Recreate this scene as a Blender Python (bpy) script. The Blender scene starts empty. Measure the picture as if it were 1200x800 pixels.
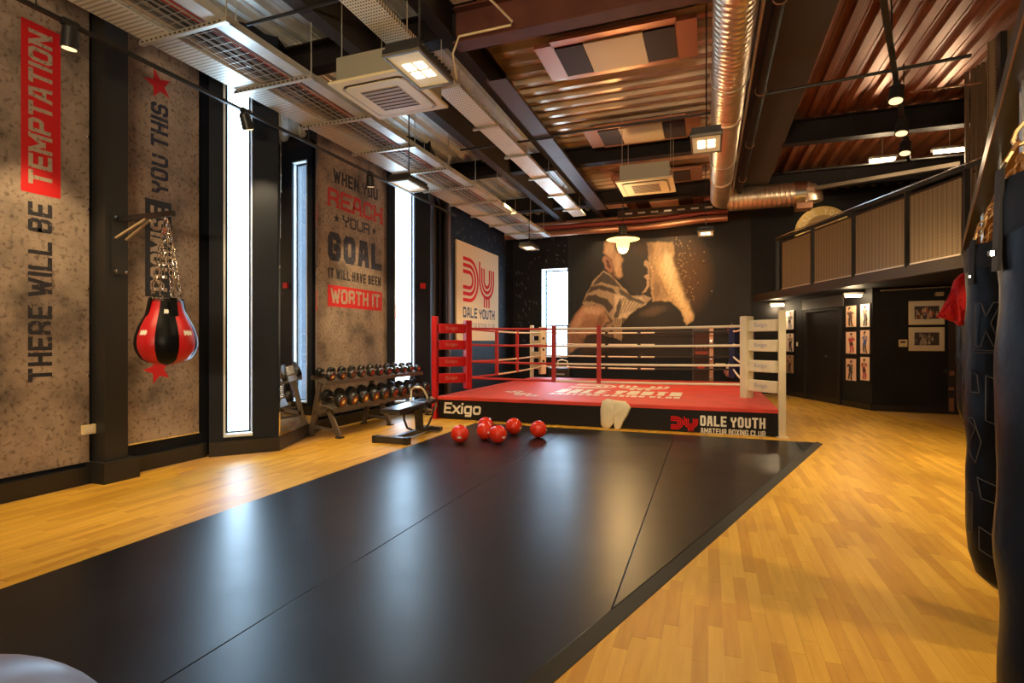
import bpy, bmesh, math, random
import numpy as np
from mathutils import Vector, Matrix
random.seed(4)
S = bpy.context.scene
COL = S.collection
# ------------------------------------------------------------------ camera
TH = math.radians(20.2); CS, SN = math.cos(TH), math.sin(TH)
F = 625.0; EYE = 1.35
cam = bpy.data.cameras.new('camera'); camo = bpy.data.objects.new('camera', cam); COL.objects.link(camo)
camo.location = (0, 0, EYE); camo.rotation_euler = (math.pi/2, 0, TH)
cam.sensor_width = 36; cam.lens = 36*F/1200; cam.clip_start = .02; cam.clip_end = 300
S.camera = camo
# ------------------------------------------------------------------ world, exposure
S.view_settings.view_transform = 'Standard'; S.view_settings.look = 'None'
S.view_settings.exposure = 0.15; S.view_settings.gamma = 1; S.view_settings.use_curve_mapping = False
w = bpy.data.worlds.new('sky'); S.world = w; w.use_nodes = True
bg = w.node_tree.nodes['Background']; bg.inputs[0].default_value = (.52, .76, 1, 1); bg.inputs[1].default_value = 16.0

def area(name, loc, rot, sx, sy, energy, color, portal=False, spread=180):
    l = bpy.data.lights.new(name, 'AREA'); l.shape = 'RECTANGLE'; l.size = sx; l.size_y = sy
    l.energy = energy; l.color = color; l.spread = math.radians(spread)
    if portal: l.cycles.is_portal = True
    o = bpy.data.objects.new(name, l); COL.objects.link(o); o.location = loc; o.rotation_euler = rot
    return o
def spot(name, loc, target, energy, color=(1, .72, .42), angle=70, blend=.6, rad=.04, parent=None):
    l = bpy.data.lights.new(name, 'SPOT'); l.energy = energy; l.color = color
    l.spot_size = math.radians(angle); l.spot_blend = blend; l.shadow_soft_size = rad
    o = bpy.data.objects.new(name, l); COL.objects.link(o); o.location = loc
    o.rotation_euler = (Vector(target)-Vector(loc)).to_track_quat('-Z', 'Y').to_euler()
    return o
WARM = (1, .74, .38)

# ------------------------------------------------------------------ measuring helpers: room frame x=across, y=deep, z=up
def c2r(x, d): return (x*CS - d*SN, x*SN + d*CS)
def on_z(px, py, z):
    d = (z-EYE)*F/(400-py); u, v = c2r((px-600)/F*d, d); return Vector((u, v, z))
def on_u(px, py, u):
    k = (px-600)/F; d = u/(k*CS-SN); return Vector((u, d*(k*SN+CS), EYE+(400-py)/F*d))
def on_v(px, py, v):
    k = (px-600)/F; d = v/(k*SN+CS); return Vector((d*(k*CS-SN), v, EYE+(400-py)/F*d))
def on_d(px, py, d):
    u, v = c2r((px-600)/F*d, d); return Vector((u, v, EYE+(400-py)/F*d))
def on_line(px, py, A, B):
    k = (px-600)/F; rx, ry = k*CS-SN, k*SN+CS
    ax, ay = A; bx, by = B; ex, ey = bx-ax, by-ay
    d = (ax*ey-ay*ex)/(rx*ey-ry*ex)
    return Vector((rx*d, ry*d, EYE+(400-py)/F*d))

# ------------------------------------------------------------------ materials
MATS = {}
def M(name, col, rough=.5, metal=0., var=0., vscale=6., bump=0., bscale=40., emit=None, estr=0., stretch=(1,1,1), col2=None, spec=.5, coat=0.):
    if name in MATS: return MATS[name]
    m = bpy.data.materials.new(name); m.use_nodes = True; nt = m.node_tree; b = nt.nodes['Principled BSDF']
    b.inputs['Base Color'].default_value = (*col, 1); b.inputs['Roughness'].default_value = rough
    b.inputs['Metallic'].default_value = metal; b.inputs['Specular IOR Level'].default_value = spec
    b.inputs['Coat Weight'].default_value = coat
    geo = nt.nodes.new('ShaderNodeNewGeometry'); mp = nt.nodes.new('ShaderNodeMapping'); mp.inputs['Scale'].default_value = stretch
    nt.links.new(geo.outputs['Position'], mp.inputs[0])
    if var > 0 or col2:
        n = nt.nodes.new('ShaderNodeTexNoise'); n.inputs['Scale'].default_value = vscale; n.inputs['Detail'].default_value = 6
        nt.links.new(mp.outputs[0], n.inputs['Vector'])
        r = nt.nodes.new('ShaderNodeValToRGB'); r.color_ramp.elements[0].position = .32; r.color_ramp.elements[1].position = .68
        c2 = col2 if col2 else tuple(min(1, c*(1+var)) for c in col)
        c1 = col if col2 else tuple(c*(1-var) for c in col)
        r.color_ramp.elements[0].color = (*c1, 1); r.color_ramp.elements[1].color = (*c2, 1)
        nt.links.new(n.outputs[0], r.inputs[0]); nt.links.new(r.outputs[0], b.inputs['Base Color'])
    if bump > 0:
        n2 = nt.nodes.new('ShaderNodeTexNoise'); n2.inputs['Scale'].default_value = bscale; n2.inputs['Detail'].default_value = 4
        nt.links.new(mp.outputs[0], n2.inputs['Vector'])
        bp = nt.nodes.new('ShaderNodeBump'); bp.inputs['Strength'].default_value = bump; bp.inputs['Distance'].default_value = .01
        nt.links.new(n2.outputs[0], bp.inputs['Height']); nt.links.new(bp.outputs[0], b.inputs['Normal'])
    if emit:
        b.inputs['Emission Color'].default_value = (*emit, 1); b.inputs['Emission Strength'].default_value = estr
    MATS[name] = m; return m

def nodes(m): return m.node_tree, m.node_tree.nodes, m.node_tree.links, m.node_tree.nodes['Principled BSDF']

BLACKWALL = M('black_wall_paint', (.013, .012, .012), .65, spec=.25, var=.2, vscale=2, bump=.05)
BLUEWALL = M('blue_black_paint', (.009, .011, .018), .6, spec=.25, var=.2, vscale=2, bump=.05)
SKIRT = M('satin_black_gloss', (.018, .016, .015), .3)
STEELBLK = M('black_steel', (.02, .018, .017), .4)
GALV = M('galvanised_steel', (.62, .6, .55), .36, .35, var=.12, vscale=5)
DECKW = M('galvanised_deck_warm_lit', (.74, .56, .40), .27, .5, var=.2, vscale=4, stretch=(.5, 4, 1))  # galvanised sheet with warm light reflected from the floor tinted into its colour
DECKR = M('red_oxide_deck', (.24, .08, .032), .38, .35, var=.2, vscale=3, stretch=(4, .5, 1))
REDDUCT = M('spiral_duct_steel', (.74, .58, .42), .34, .9, var=.1, vscale=3)
BEAM = M('beam_intumescent_paint', (.014, .009, .008), .6, var=.3, vscale=3, spec=.25)
BEAMR = M('beam_red_oxide', (.11, .035, .022), .6, var=.2, vscale=3, spec=.3)
CREAM = M('cream_plastic', (.80, .66, .38), .45, var=.04)
CREAMD = M('tan_grille', (.42, .30, .17), .5)
DARKBR = M('dark_brown_steel', (.04, .02, .016), .6, spec=.25)
COPPER = M('copper_brown_pipe', (.45, .22, .13), .35, .7)
RED = M('red_vinyl', (.52, .012, .016), .35, var=.08, vscale=3)
REDROPE = M('red_rope_cover', (.50, .03, .03), .5)
WHITEROPE = M('white_rope_cover', (.75, .68, .55), .5)
CREAMPAD = M('cream_vinyl', (.72, .63, .45), .42, var=.06, vscale=5)
CANVAS = M('red_canvas', (.66, .05, .03), .6, var=.1, vscale=2.5, bump=.06, bscale=60)
APRON = M('black_apron_vinyl', (.009, .006, .006), .6, spec=.25, bump=.08, bscale=8)
WHITEP = M('white_print', (.8, .76, .66), .5)
REDP = M('red_print', (.6, .012, .012), .85, spec=.15)
BLACKR = M('black_rubber', (.012, .012, .013), .4, bump=.05)
CHROME = M('chrome', (.75, .73, .7), .15, 1.)
LEATHER = M('black_bag_leather', (.005, .005, .0055), .36, bump=.35, bscale=9, spec=.1)
RACKM = M('rack_grey_steel', (.14, .11, .085), .4, .4)
MIRROR = M('mirror_silver', (.9, .92, .92), .02, 1.)
GLASS = M('window_glass', (1, 1, 1), .0)
nt, N, L, B = nodes(GLASS)
tr = N.new('ShaderNodeBsdfTransparent'); gl = N.new('ShaderNodeBsdfGlossy'); gl.inputs['Roughness'].default_value = .02
mx = N.new('ShaderNodeMixShader'); mx.inputs[0].default_value = .06
L.new(tr.outputs[0], mx.inputs[1]); L.new(gl.outputs[0], mx.inputs[2])
L.new(mx.outputs[0], N['Material Output'].inputs[0])
WHITEREV = M('pale_reveal_paint', (.7, .74, .76), .5)
LEDW = M('led_panel_lit', (1, .9, .7), .4, emit=(1, .85, .6), estr=5)
LEDB = M('flood_reflector', (.75, .62, .38), .4, emit=(1, .72, .32), estr=.22)
BULB = M('bulb_glass_lit', (1, .8, .4), .3, emit=(1, .66, .22), estr=1.7)
SPOTLIT = M('spot_lens_lit', (1, .8, .5), .3, emit=(1, .75, .4), estr=1.3)

# printed concrete panels
CONC = M('printed_concrete', (.2, .14, .1), .75)
nt, N, L, B = nodes(CONC)
geo = N.new('ShaderNodeNewGeometry')
n1 = N.new('ShaderNodeTexNoise'); n1.inputs['Scale'].default_value = 1.6; n1.inputs['Detail'].default_value = 10; n1.inputs['Roughness'].default_value = .65
n2 = N.new('ShaderNodeTexNoise'); n2.inputs['Scale'].default_value = 26; n2.inputs['Detail'].default_value = 5
L.new(geo.outputs['Position'], n1.inputs[0]); L.new(geo.outputs['Position'], n2.inputs[0])
r1 = N.new('ShaderNodeValToRGB'); e = r1.color_ramp.elements
e[0].position = .33; e[0].color = (.10, .075, .058, 1); e[1].position = .68; e[1].color = (.42, .32, .24, 1)
e.new(.5).color = (.28, .205, .155, 1)
L.new(n1.outputs[0], r1.inputs[0])
r2 = N.new('ShaderNodeValToRGB'); r2.color_ramp.elements[0].position = .34; r2.color_ramp.elements[1].position = .46
r2.color_ramp.elements[0].color = (.42, .36, .33, 1); r2.color_ramp.elements[1].color = (1, 1, 1, 1)
L.new(n2.outputs[0], r2.inputs[0])
mm = N.new('ShaderNodeMix'); mm.data_type = 'RGBA'; mm.blend_type = 'MULTIPLY'; mm.inputs[0].default_value = .8
L.new(r1.outputs[0], mm.inputs[6]); L.new(r2.outputs[0], mm.inputs[7]); L.new(mm.outputs[2], B.inputs['Base Color'])

def distress(name, col, amount=.42, scale=34):
    """worn print: the ink is missing in specks, showing the board"""
    m = M(name, col, .7); nt, N, L, B = nodes(m)
    geo = N.new('ShaderNodeNewGeometry'); n = N.new('ShaderNodeTexNoise'); n.inputs['Scale'].default_value = scale; n.inputs['Detail'].default_value = 6
    L.new(geo.outputs['Position'], n.inputs[0]); r = N.new('ShaderNodeValToRGB')
    r.color_ramp.elements[0].position = amount-.03; r.color_ramp.elements[1].position = amount+.03
    r.color_ramp.elements[0].color = (.2, .145, .105, 1); r.color_ramp.elements[1].color = (*col, 1)
    L.new(n.outputs[0], r.inputs[0]); L.new(r.outputs[0], B.inputs['Base Color']); return m
INK = distress('worn_dark_ink', (.018, .016, .022), .355); INKNAVY = distress('worn_navy_ink', (.018, .022, .045), .345)
INKRED = distress('worn_red_ink', (.48, .02, .022), .36); REDBLK = M('flat_red_ink', (.56, .006, .008), .6)
KNOCK = distress('board_coloured_ink', (.40, .30, .225), .4)

# wood strips
WOODS = []
for i, (a, b_) in enumerate([((.58, .305, .030), (.66, .37, .044)), ((.53, .26, .024), (.61, .325, .036)), ((.64, .355, .042), (.72, .42, .06)),
                             ((.49, .24, .022), (.57, .295, .032)), ((.60, .325, .035), (.68, .39, .048))]):
    WOODS.append(M('beech_laminate_%d' % i, a, .42, col2=b_, spec=.38, vscale=3.2, stretch=(9, .9, 1), bump=.02, bscale=20))
FLOORBASE = M('floor_laminate_base', (.5, .25, .06), .3, col2=(.64, .36, .1), vscale=1.6, stretch=(6, 1, 1))
RUB = M('black_rubber_mat', (.004, .0045, .006), .33, bump=.5, bscale=6, var=.3, vscale=1.5)
nt, N, L, B = nodes(RUB)   # uneven gloss
n = N.new('ShaderNodeTexNoise'); n.inputs['Scale'].default_value = 3; n.inputs['Detail'].default_value = 8; geo = N.new('ShaderNodeNewGeometry')
L.new(geo.outputs['Position'], n.inputs[0]); mr = N.new('ShaderNodeMapRange'); mr.inputs[3].default_value = .29; mr.inputs[4].default_value = .37
L.new(n.outputs[0], mr.inputs[0]); L.new(mr.outputs[0], B.inputs['Roughness'])
for q in N:
    if q.type == 'BUMP': q.inputs['Strength'].default_value = .05
B.inputs['Specular IOR Level'].default_value = .42

def perf(name, col, sx, sy, r=.3, metal=.6):
    """sheet metal with rows of slots"""
    m = M(name, col, .4, metal); nt, N, L, B = nodes(m)
    geo = N.new('ShaderNodeNewGeometry'); mp = N.new('ShaderNodeMapping'); mp.inputs['Scale'].default_value = (sx, sy, sx)
    L.new(geo.outputs['Position'], mp.inputs[0]); v = N.new('ShaderNodeTexVoronoi'); v.inputs['Randomness'].default_value = 0; v.inputs['Scale'].default_value = 1
    v.voronoi_dimensions = '2D'
    L.new(mp.outputs[0], v.inputs['Vector']); r_ = N.new('ShaderNodeValToRGB')
    r_.color_ramp.elements[0].position = r; r_.color_ramp.elements[1].position = r+.08
    r_.color_ramp.elements[0].color = (.04, .035, .03, 1); r_.color_ramp.elements[1].color = (*col, 1)
    L.new(v.outputs[0], r_.inputs[0]); L.new(r_.outputs[0], B.inputs['Base Color']); return m
TRAYP = perf('perforated_tray', (.80, .77, .68), 40, 22, .20, .35)
TRAYW = perf('perforated_tray_pale', (.88, .82, .68), 34, 24, .22, .2)

# ------------------------------------------------------------------ mesh helpers
def base_of(o):          # where a thing stands when its parts are added (things are built unrotated)
    q = Vector((0, 0, 0))
    while o: q = q+o.location; o = o.parent
    return q
class MB:
    def __init__(s): s.v = []; s.f = []; s.m = []
    def box(s, x0, x1, y0, y1, z0, z1, mi=0):
        k = len(s.v); s.v += [(x, y, z) for x in (x0, x1) for y in (y0, y1) for z in (z0, z1)]
        for q in ((0,1,3,2),(4,6,7,5),(0,4,5,1),(2,3,7,6),(0,2,6,4),(1,5,7,3)): s.f.append(tuple(k+i for i in q)); s.m.append(mi)
        return s
    def hull8(s, P, mi=0):          # 4 bottom, 4 top
        k = len(s.v); s.v += [tuple(p) for p in P]
        for q in ((3,2,1,0),(4,5,6,7),(0,1,5,4),(1,2,6,5),(2,3,7,6),(3,0,4,7)): s.f.append(tuple(k+i for i in q)); s.m.append(mi)
        return s
    def bar(s, a, b, w, h, up=(0,0,1), mi=0):   # box beam from a to b
        a, b = Vector(a), Vector(b); d = (b-a).normalized(); up = Vector(up)
        r = d.cross(up)
        if r.length < 1e-4: r = d.cross(Vector((1,0,0)))
        r.normalize(); u = r.cross(d).normalized(); r *= w/2; u *= h/2
        return s.hull8([a-r-u, a+r-u, b+r-u, b-r-u, a-r+u, a+r+u, b+r+u, b-r+u], mi)
    def prism(s, poly, z0, z1, mi=0):
        n = len(poly); k = len(s.v); s.v += [(x, y, z0) for x, y in poly]+[(x, y, z1) for x, y in poly]
        ar = sum(poly[i][0]*poly[(i+1)%n][1]-poly[(i+1)%n][0]*poly[i][1] for i in range(n))
        lo = list(range(n)); hi = [n+i for i in lo]
        if ar > 0: lo = lo[::-1]
        else: hi = hi[::-1]
        s.f.append(tuple(k+i for i in lo)); s.m.append(mi); s.f.append(tuple(k+i for i in hi)); s.m.append(mi)
        for i in range(n):
            j = (i+1) % n; q = (i, j, n+j, n+i) if ar > 0 else (j, i, n+i, n+j)
            s.f.append(tuple(k+t for t in q)); s.m.append(mi)
        return s
    def plate(s, pts, nrm, t, mi=0):   # planar polygon extruded along nrm by t (front at +t)
        nrm = Vector(nrm).normalized()*t; n = len(pts); k = len(s.v)
        pts = [Vector(p) for p in pts]; nn = Vector((0,0,0))
        for i in range(n): nn += pts[i].cross(pts[(i+1) % n])
        if nn.dot(nrm) < 0: pts = pts[::-1]
        s.v += [tuple(p) for p in pts]+[tuple(p+nrm) for p in pts]
        s.f.append(tuple(k+i for i in range(n))[::-1]); s.m.append(mi)
        s.f.append(tuple(k+n+i for i in range(n))); s.m.append(mi)
        for i in range(n): j = (i+1) % n; s.f.append((k+i, k+j, k+n+j, k+n+i)); s.m.append(mi)
        return s
    def tube(s, pts, r, seg=8, mi=0, cap=True, closed=False):
        pts = [Vector(p) for p in pts]; n = len(pts); rr = r if isinstance(r, (list, tuple)) else [r]*n
        k = len(s.v); prev = None
        for i, p in enumerate(pts):
            if closed: t = pts[(i+1) % n]-pts[i-1]
            else: t = (pts[min(i+1, n-1)]-pts[max(i-1, 0)])
            t.normalize()
            if prev is None:
                a = Vector((0,0,1)) if abs(t.z) < .9 else Vector((1,0,0)); e1 = t.cross(a).normalized()
            else:
                e1 = (prev - t*prev.dot(t)).normalized()
            prev = e1; e2 = t.cross(e1)
            for j in range(seg):
                a = 2*math.pi*j/seg; s.v.append(tuple(p+(e1*math.cos(a)+e2*math.sin(a))*rr[i]))
        rng = n if closed else n-1
        for i in range(rng):
            i2 = (i+1) % n
            for j in range(seg):
                j2 = (j+1) % seg; s.f.append((k+i*seg+j, k+i*seg+j2, k+i2*seg+j2, k+i2*seg+j)); s.m.append(mi)
        if cap and not closed:
            s.f.append(tuple(k+j for j in range(seg))[::-1]); s.m.append(mi)
            s.f.append(tuple(k+(n-1)*seg+j for j in range(seg))); s.m.append(mi)
        return s
    def lathe(s, prof, c=(0,0,0), axis='z', seg=20, mi=0, wob=None):
        k = len(s.v); n = len(prof)
        for i, (r, h) in enumerate(prof):
            for j in range(seg):
                a = 2*math.pi*j/seg; q = r*(wob(a, i/(n-1)) if wob else 1); x, y = q*math.cos(a), q*math.sin(a)
                p = {'z': (x, y, h), 'x': (h, x, y), 'y': (y, h, x)}[axis]
                s.v.append((p[0]+c[0], p[1]+c[1], p[2]+c[2]))
        for i in range(n-1):
            for j in range(seg):
                j2 = (j+1) % seg; s.f.append((k+i*seg+j, k+i*seg+j2, k+(i+1)*seg+j2, k+(i+1)*seg+j)); s.m.append(mi)
        s.f.append(tuple(k+j for j in range(seg))[::-1]); s.m.append(mi)
        s.f.append(tuple(k+(n-1)*seg+j for j in range(seg))); s.m.append(mi)
        return s
    def mesh(s, name, mats, smooth=False, bevel=0):
        me = bpy.data.meshes.new(name); me.from_pydata(s.v, [], s.f)
        for m in (mats if isinstance(mats, (list, tuple)) else [mats]): me.materials.append(m)
        me.polygons.foreach_set('material_index', s.m)
        if smooth:
            me.polygons.foreach_set('use_smooth', [True]*len(me.polygons))
            try: me.set_sharp_from_angle(angle=math.radians(40))
            except Exception: pass
        if bevel:
            bm = bmesh.new(); bm.from_mesh(me)
            ed = [e for e in bm.edges if len(e.link_faces) == 2 and e.calc_face_angle(0) > .6]
            bmesh.ops.bevel(bm, geom=ed, offset=bevel, segments=2, affect='EDGES', profile=.6, clamp_overlap=True)
            bm.to_mesh(me); bm.free()
        me.update(); return me
    def build(s, name, mats, parent=None, smooth=False, bevel=0, loc=None, label=None):
        if parent:
            q = base_of(parent)
            if q.length > 0: s.v = [(v[0]-q.x, v[1]-q.y, v[2]-q.z) for v in s.v]
        o = bpy.data.objects.new(name, s.mesh(name, mats, smooth, bevel)); COL.objects.link(o)
        if parent: o.parent = parent
        if loc is not None: o.location = loc
        if label: o['label'] = label
        return o
def tag(o, label, cat, group=None, kind=None):
    o['label'] = label; o['category'] = cat
    if group: o['group'] = group
    if kind: o['kind'] = kind
    return o
def thing(name, label, cat, loc=(0,0,0), rz=0, group=None):
    o = bpy.data.objects.new(name, None); COL.objects.link(o); o.location = loc; o.rotation_euler = (0, 0, rz); o.empty_display_size = .1
    return tag(o, label, cat, group)
def struct(o, label=None, cat=None):
    o['kind'] = 'structure'
    if label: o['label'] = label
    if cat: o['category'] = cat
    return o
def copy_tree(o, parent=None):
    c = o.copy(); COL.objects.link(c); c.parent = parent
    for ch in list(o.children): copy_tree(ch, c)
    return c
def text_obj(name, s, O, R, U, mat, parent=None, t=.002, bold=0.012, label=None, lean=0):
    """lettering fitted to the box with corner O, full width vector R and full height vector U"""
    cu = bpy.data.curves.new(name, 'FONT'); cu.body = s; cu.size = 1; cu.offset = bold; cu.extrude = .0; cu.resolution_u = 4; cu.shear = lean
    tmp = bpy.data.objects.new('tmp', cu); COL.objects.link(tmp)
    dg = bpy.context.evaluated_depsgraph_get(); me = bpy.data.meshes.new_from_object(tmp.evaluated_get(dg))
    bpy.data.objects.remove(tmp)
    co = np.zeros(len(me.vertices)*3); me.vertices.foreach_get('co', co); co = co.reshape(-1, 3)
    mn, mxx = co.min(0), co.max(0); a = (co[:, 0]-mn[0])/(mxx[0]-mn[0]); b = (co[:, 1]-mn[1])/(mxx[1]-mn[1])
    O, R, U = Vector(O), Vector(R), Vector(U); nn = R.cross(U).normalized()*t
    P = np.array(O)[None]+a[:, None]*np.array(R)[None]+b[:, None]*np.array(U)[None]+np.array(nn)[None]
    if parent: P = P-np.array(base_of(parent))[None]
    me.vertices.foreach_set('co', P.ravel()); me.materials.clear(); me.materials.append(mat)
    me.name = name; me.update()
    o = bpy.data.objects.new(name, me); COL.objects.link(o)
    if parent: o.parent = parent
    if label: o['label'] = label
    return o
_c = .16
GL = {'A': [[(0,0),(.24,1)],[(.24,1),(.76,1)],[(.76,1),(1,0)],[(.14,.32),(.86,.32)]], 'B': [[(0,0),(0,1),(1-_c,1),(1,.86),(1,.64),(1-_c,.52),(1,.4),(1,.14),(1-_c,0),(0,0)],[(0,.52),(1-_c,.52)]],
 'C': [[(1,.72),(1,.86),(1-_c,1),(_c,1),(0,.86),(0,.14),(_c,0),(1-_c,0),(1,.14),(1,.28)]], 'D': [[(0,0),(0,1),(1-_c,1),(1,.86),(1,.14),(1-_c,0),(0,0)]],
 'E': [[(1,0),(0,0),(0,1),(1,1)],[(0,.5),(.85,.5)]], 'G': [[(1,.74),(1,.86),(1-_c,1),(_c,1),(0,.86),(0,.14),(_c,0),(1-_c,0),(1,.14),(1,.48),(.55,.48)]],
 'H': [[(0,0),(0,1)],[(1,0),(1,1)],[(0,.5),(1,.5)]], 'I': [[(0,0),(0,1)]], 'L': [[(0,1),(0,0),(1,0)]], 'M': [[(0,0),(0,1)],[(1,0),(1,1)],[(0,1),(.5,.35)],[(.5,.35),(1,1)]],
 'N': [[(0,0),(0,1)],[(1,0),(1,1)],[(0,1),(1,0)]], 'O': [[(_c,0),(1-_c,0),(1,.14),(1,.86),(1-_c,1),(_c,1),(0,.86),(0,.14),(_c,0)]], 'P': [[(0,0),(0,1),(1-_c,1),(1,.86),(1,.58),(1-_c,.44),(0,.44)]],
 'R': [[(0,0),(0,1),(1-_c,1),(1,.86),(1,.6),(1-_c,.46),(0,.46)],[(.55,.46),(1,.26),(1,0)]], 'S': [[(1,.76),(1,.86),(1-_c,1),(_c,1),(0,.86),(0,.64),(_c,.5),(1-_c,.5),(1,.38),(1,.14),(1-_c,0),(_c,0),(0,.14),(0,.24)]],
 'T': [[(0,1),(1,1)],[(.5,0),(.5,1)]], 'U': [[(0,1),(0,.14),(_c,0),(1-_c,0),(1,.14),(1,1)]], 'V': [[(0,1),(.5,0)],[(.5,0),(1,1)]], 'W': [[(0,1),(.25,0)],[(.25,0),(.5,.8)],[(.5,.8),(.75,0)],[(.75,0),(1,1)]],
 'X': [[(0,0),(1,1)],[(0,1),(1,0)]], 'Y': [[(0,1),(0,.7),(.5,.45)],[(1,1),(1,.7),(.5,.45)],[(.5,.45),(.5,0)]],
 'x': [[(0,0),(1,.72)],[(0,.72),(1,0)]], 'i': [[(0,0),(0,.62)],[(0,1),(0,1.001)]], 'g': [[(1,0),(_c,0),(0,.12),(0,.6),(_c,.72),(1,.72),(1,-.28),(_c,-.28)]], 'o': [[(_c,0),(1-_c,0),(1,.14),(1,.6),(1-_c,.72),(_c,.72),(0,.6),(0,.14),(_c,0)]]}
def block(name, s_, O, R, U, mat, parent=None, t=.002, weight=.2, serif=False, lean=0.):
    """bold block lettering built from strokes; box as for text_obj"""
    O, R, U = Vector(O), Vector(R), Vector(U); W = R.length; H = U.length; ex, ey = R/W, U/H; nn = ex.cross(ey)*t
    low = any(c in 'g' for c in s_); base = H*.22 if low else 0.; H0 = H-base
    th = weight*H0; rel = {'I': 0, 'i': 0, 'M': 1.35, 'W': 1.5, ' ': .45, 'x': .95}
    gap = th*.55; tot = sum(rel.get(c, 1) for c in s_); free = W-gap*(len(s_)-1)-sum(th for c in s_ if c != ' ')
    k = free/max(tot, .1)
    if k < th*.45:
        th = W/(len(s_)*1.9); gap = th*.4; free = W-gap*(len(s_)-1)-sum(th for c in s_ if c != ' '); k = free/max(tot, .1)
    mb = MB(); x = 0.
    def quad(ps):
        a = (ps[1][0]-ps[0][0])*(ps[2][1]-ps[0][1])-(ps[1][1]-ps[0][1])*(ps[2][0]-ps[0][0])
        if a < 0: ps = ps[::-1]
        b = len(mb.v)
        lift = nn.normalized()*(.00012*(len(mb.f) % 9))
        for p in ps: mb.v.append(tuple(O+ex*(p[0]+lean*(p[1]))+ey*(p[1]+base)+nn+lift))
        mb.f.append((b, b+1, b+2, b+3)); mb.m.append(0)
    for c in s_:
        if c == ' ': x += k*.45+gap; continue
        w_ = rel.get(c, 1)*k
        for st in GL[c]:
            P = [(x+th/2+p[0]*w_, th/2+p[1]*(H0-th)) for p in st]
            for (a, b) in zip(P[:-1], P[1:]):
                dx, dy = b[0]-a[0], b[1]-a[1]; l = math.hypot(dx, dy); h = th/2
                if abs(dx) < 1e-6: y0, y1 = sorted((a[1], b[1])); quad([(a[0]-h, y0-h), (a[0]+h, y0-h), (a[0]+h, y1+h), (a[0]-h, y1+h)]) if (l > H0*.3 or len(st) == 2) and not (len(st) > 3) else quad([(a[0]-h, y0-h*.35), (a[0]+h, y0-h*.35), (a[0]+h, y1+h*.35), (a[0]-h, y1+h*.35)])
                elif abs(dy) < 1e-6:
                    x0, x1 = sorted((a[0], b[0])); q_ = h if len(st) <= 3 or c in 'ET' else h*.5; quad([(x0-q_, a[1]-h), (x1+q_, a[1]-h), (x1+q_, a[1]+h), (x0-q_, a[1]+h)])
                elif len(st) == 2 and abs(dy) > H0*.3:
                    q_ = h*l/abs(dy); 
                    if a[1] > b[1]: a, b = b, a
                    sl = (b[0]-a[0])/(b[1]-a[1]); quad([(a[0]-q_-sl*h, a[1]-h), (a[0]+q_-sl*h, a[1]-h), (b[0]+q_+sl*h, b[1]+h), (b[0]-q_+sl*h, b[1]+h)])
                else:
                    ux, uy = dx/l, dy/l; e_ = h*.45; a2 = (a[0]-ux*e_, a[1]-uy*e_); b2 = (b[0]+ux*e_, b[1]+uy*e_); quad([(a2[0]+uy*h, a2[1]-ux*h), (b2[0]+uy*h, b2[1]-ux*h), (b2[0]-uy*h, b2[1]+ux*h), (a2[0]-uy*h, a2[1]+ux*h)])
            if serif:
                for p, q in ((st[0], P[0]), (st[-1], P[-1])):
                    if p[1] in (0, 1): yy = th*.3 if p[1] == 0 else H0-th*.3; quad([(q[0]-th*.95, yy-th*.3), (q[0]+th*.95, yy-th*.3), (q[0]+th*.95, yy+th*.3), (q[0]-th*.95, yy+th*.3)])
        x += w_+th+gap
    return mb.build(name, mat, parent)
def painted(name, O, R, U, nx, ny, fn, parent=None, rough=.6, spec=.3, label=None):
    """flat print: a grid whose vertices carry the print's colours"""
    O, R, U = (np.array(q, float) for q in (O, R, U))
    X, Y = np.meshgrid(np.linspace(0, 1, nx), np.linspace(0, 1, ny)); C = fn(X, Y).reshape(-1, 3)
    P = O+X.reshape(-1, 1)*R+Y.reshape(-1, 1)*U
    if parent: P = P-np.array(base_of(parent))[None]
    idx = np.arange(nx*ny).reshape(ny, nx)
    f = np.stack([idx[:-1, :-1], idx[:-1, 1:], idx[1:, 1:], idx[1:, :-1]], -1).reshape(-1, 4)
    me = bpy.data.meshes.new(name); me.from_pydata(P.tolist(), [], f.tolist())
    at = me.color_attributes.new('print', 'FLOAT_COLOR', 'POINT'); at.data.foreach_set('color', np.concatenate([C, np.ones((len(C), 1))], 1).ravel())
    key = 'print_%s' % rough
    if key not in MATS:
        m = M(key, (1, 1, 1), rough, spec=spec); nt, N, L, B = nodes(m); a = N.new('ShaderNodeAttribute'); a.attribute_name = 'print'; L.new(a.outputs['Color'], B.inputs['Base Color'])
    me.materials.append(MATS[key]); o = bpy.data.objects.new(name, me); COL.objects.link(o)
    if parent: o.parent = parent
    if label: o['label'] = label
    return o
def poly_sd(X, Y, poly):
    """signed distance, negative inside"""
    d = np.full(X.shape, 1e9); inside = np.zeros(X.shape, bool); n = len(poly)
    for i in range(n):
        x0, y0 = poly[i]; x1, y1 = poly[(i+1) % n]; ex, ey = x1-x0, y1-y0
        t = np.clip(((X-x0)*ex+(Y-y0)*ey)/(ex*ex+ey*ey+1e-12), 0, 1)
        d = np.minimum(d, np.hypot(X-x0-t*ex, Y-y0-t*ey))
        c = ((y0 > Y) != (y1 > Y)) & (X < (x1-x0)*(Y-y0)/((y1-y0) if y1 != y0 else 1e-12)+x0); inside ^= c
    return np.where(inside, -d, d)
def lay(C, X, Y, poly, col, soft=2., op=1.):
    a = np.clip(.5-poly_sd(X, Y, poly)/soft, 0, 1)*op
    return C*(1-a[..., None])+np.array(col)*a[..., None]
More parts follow.
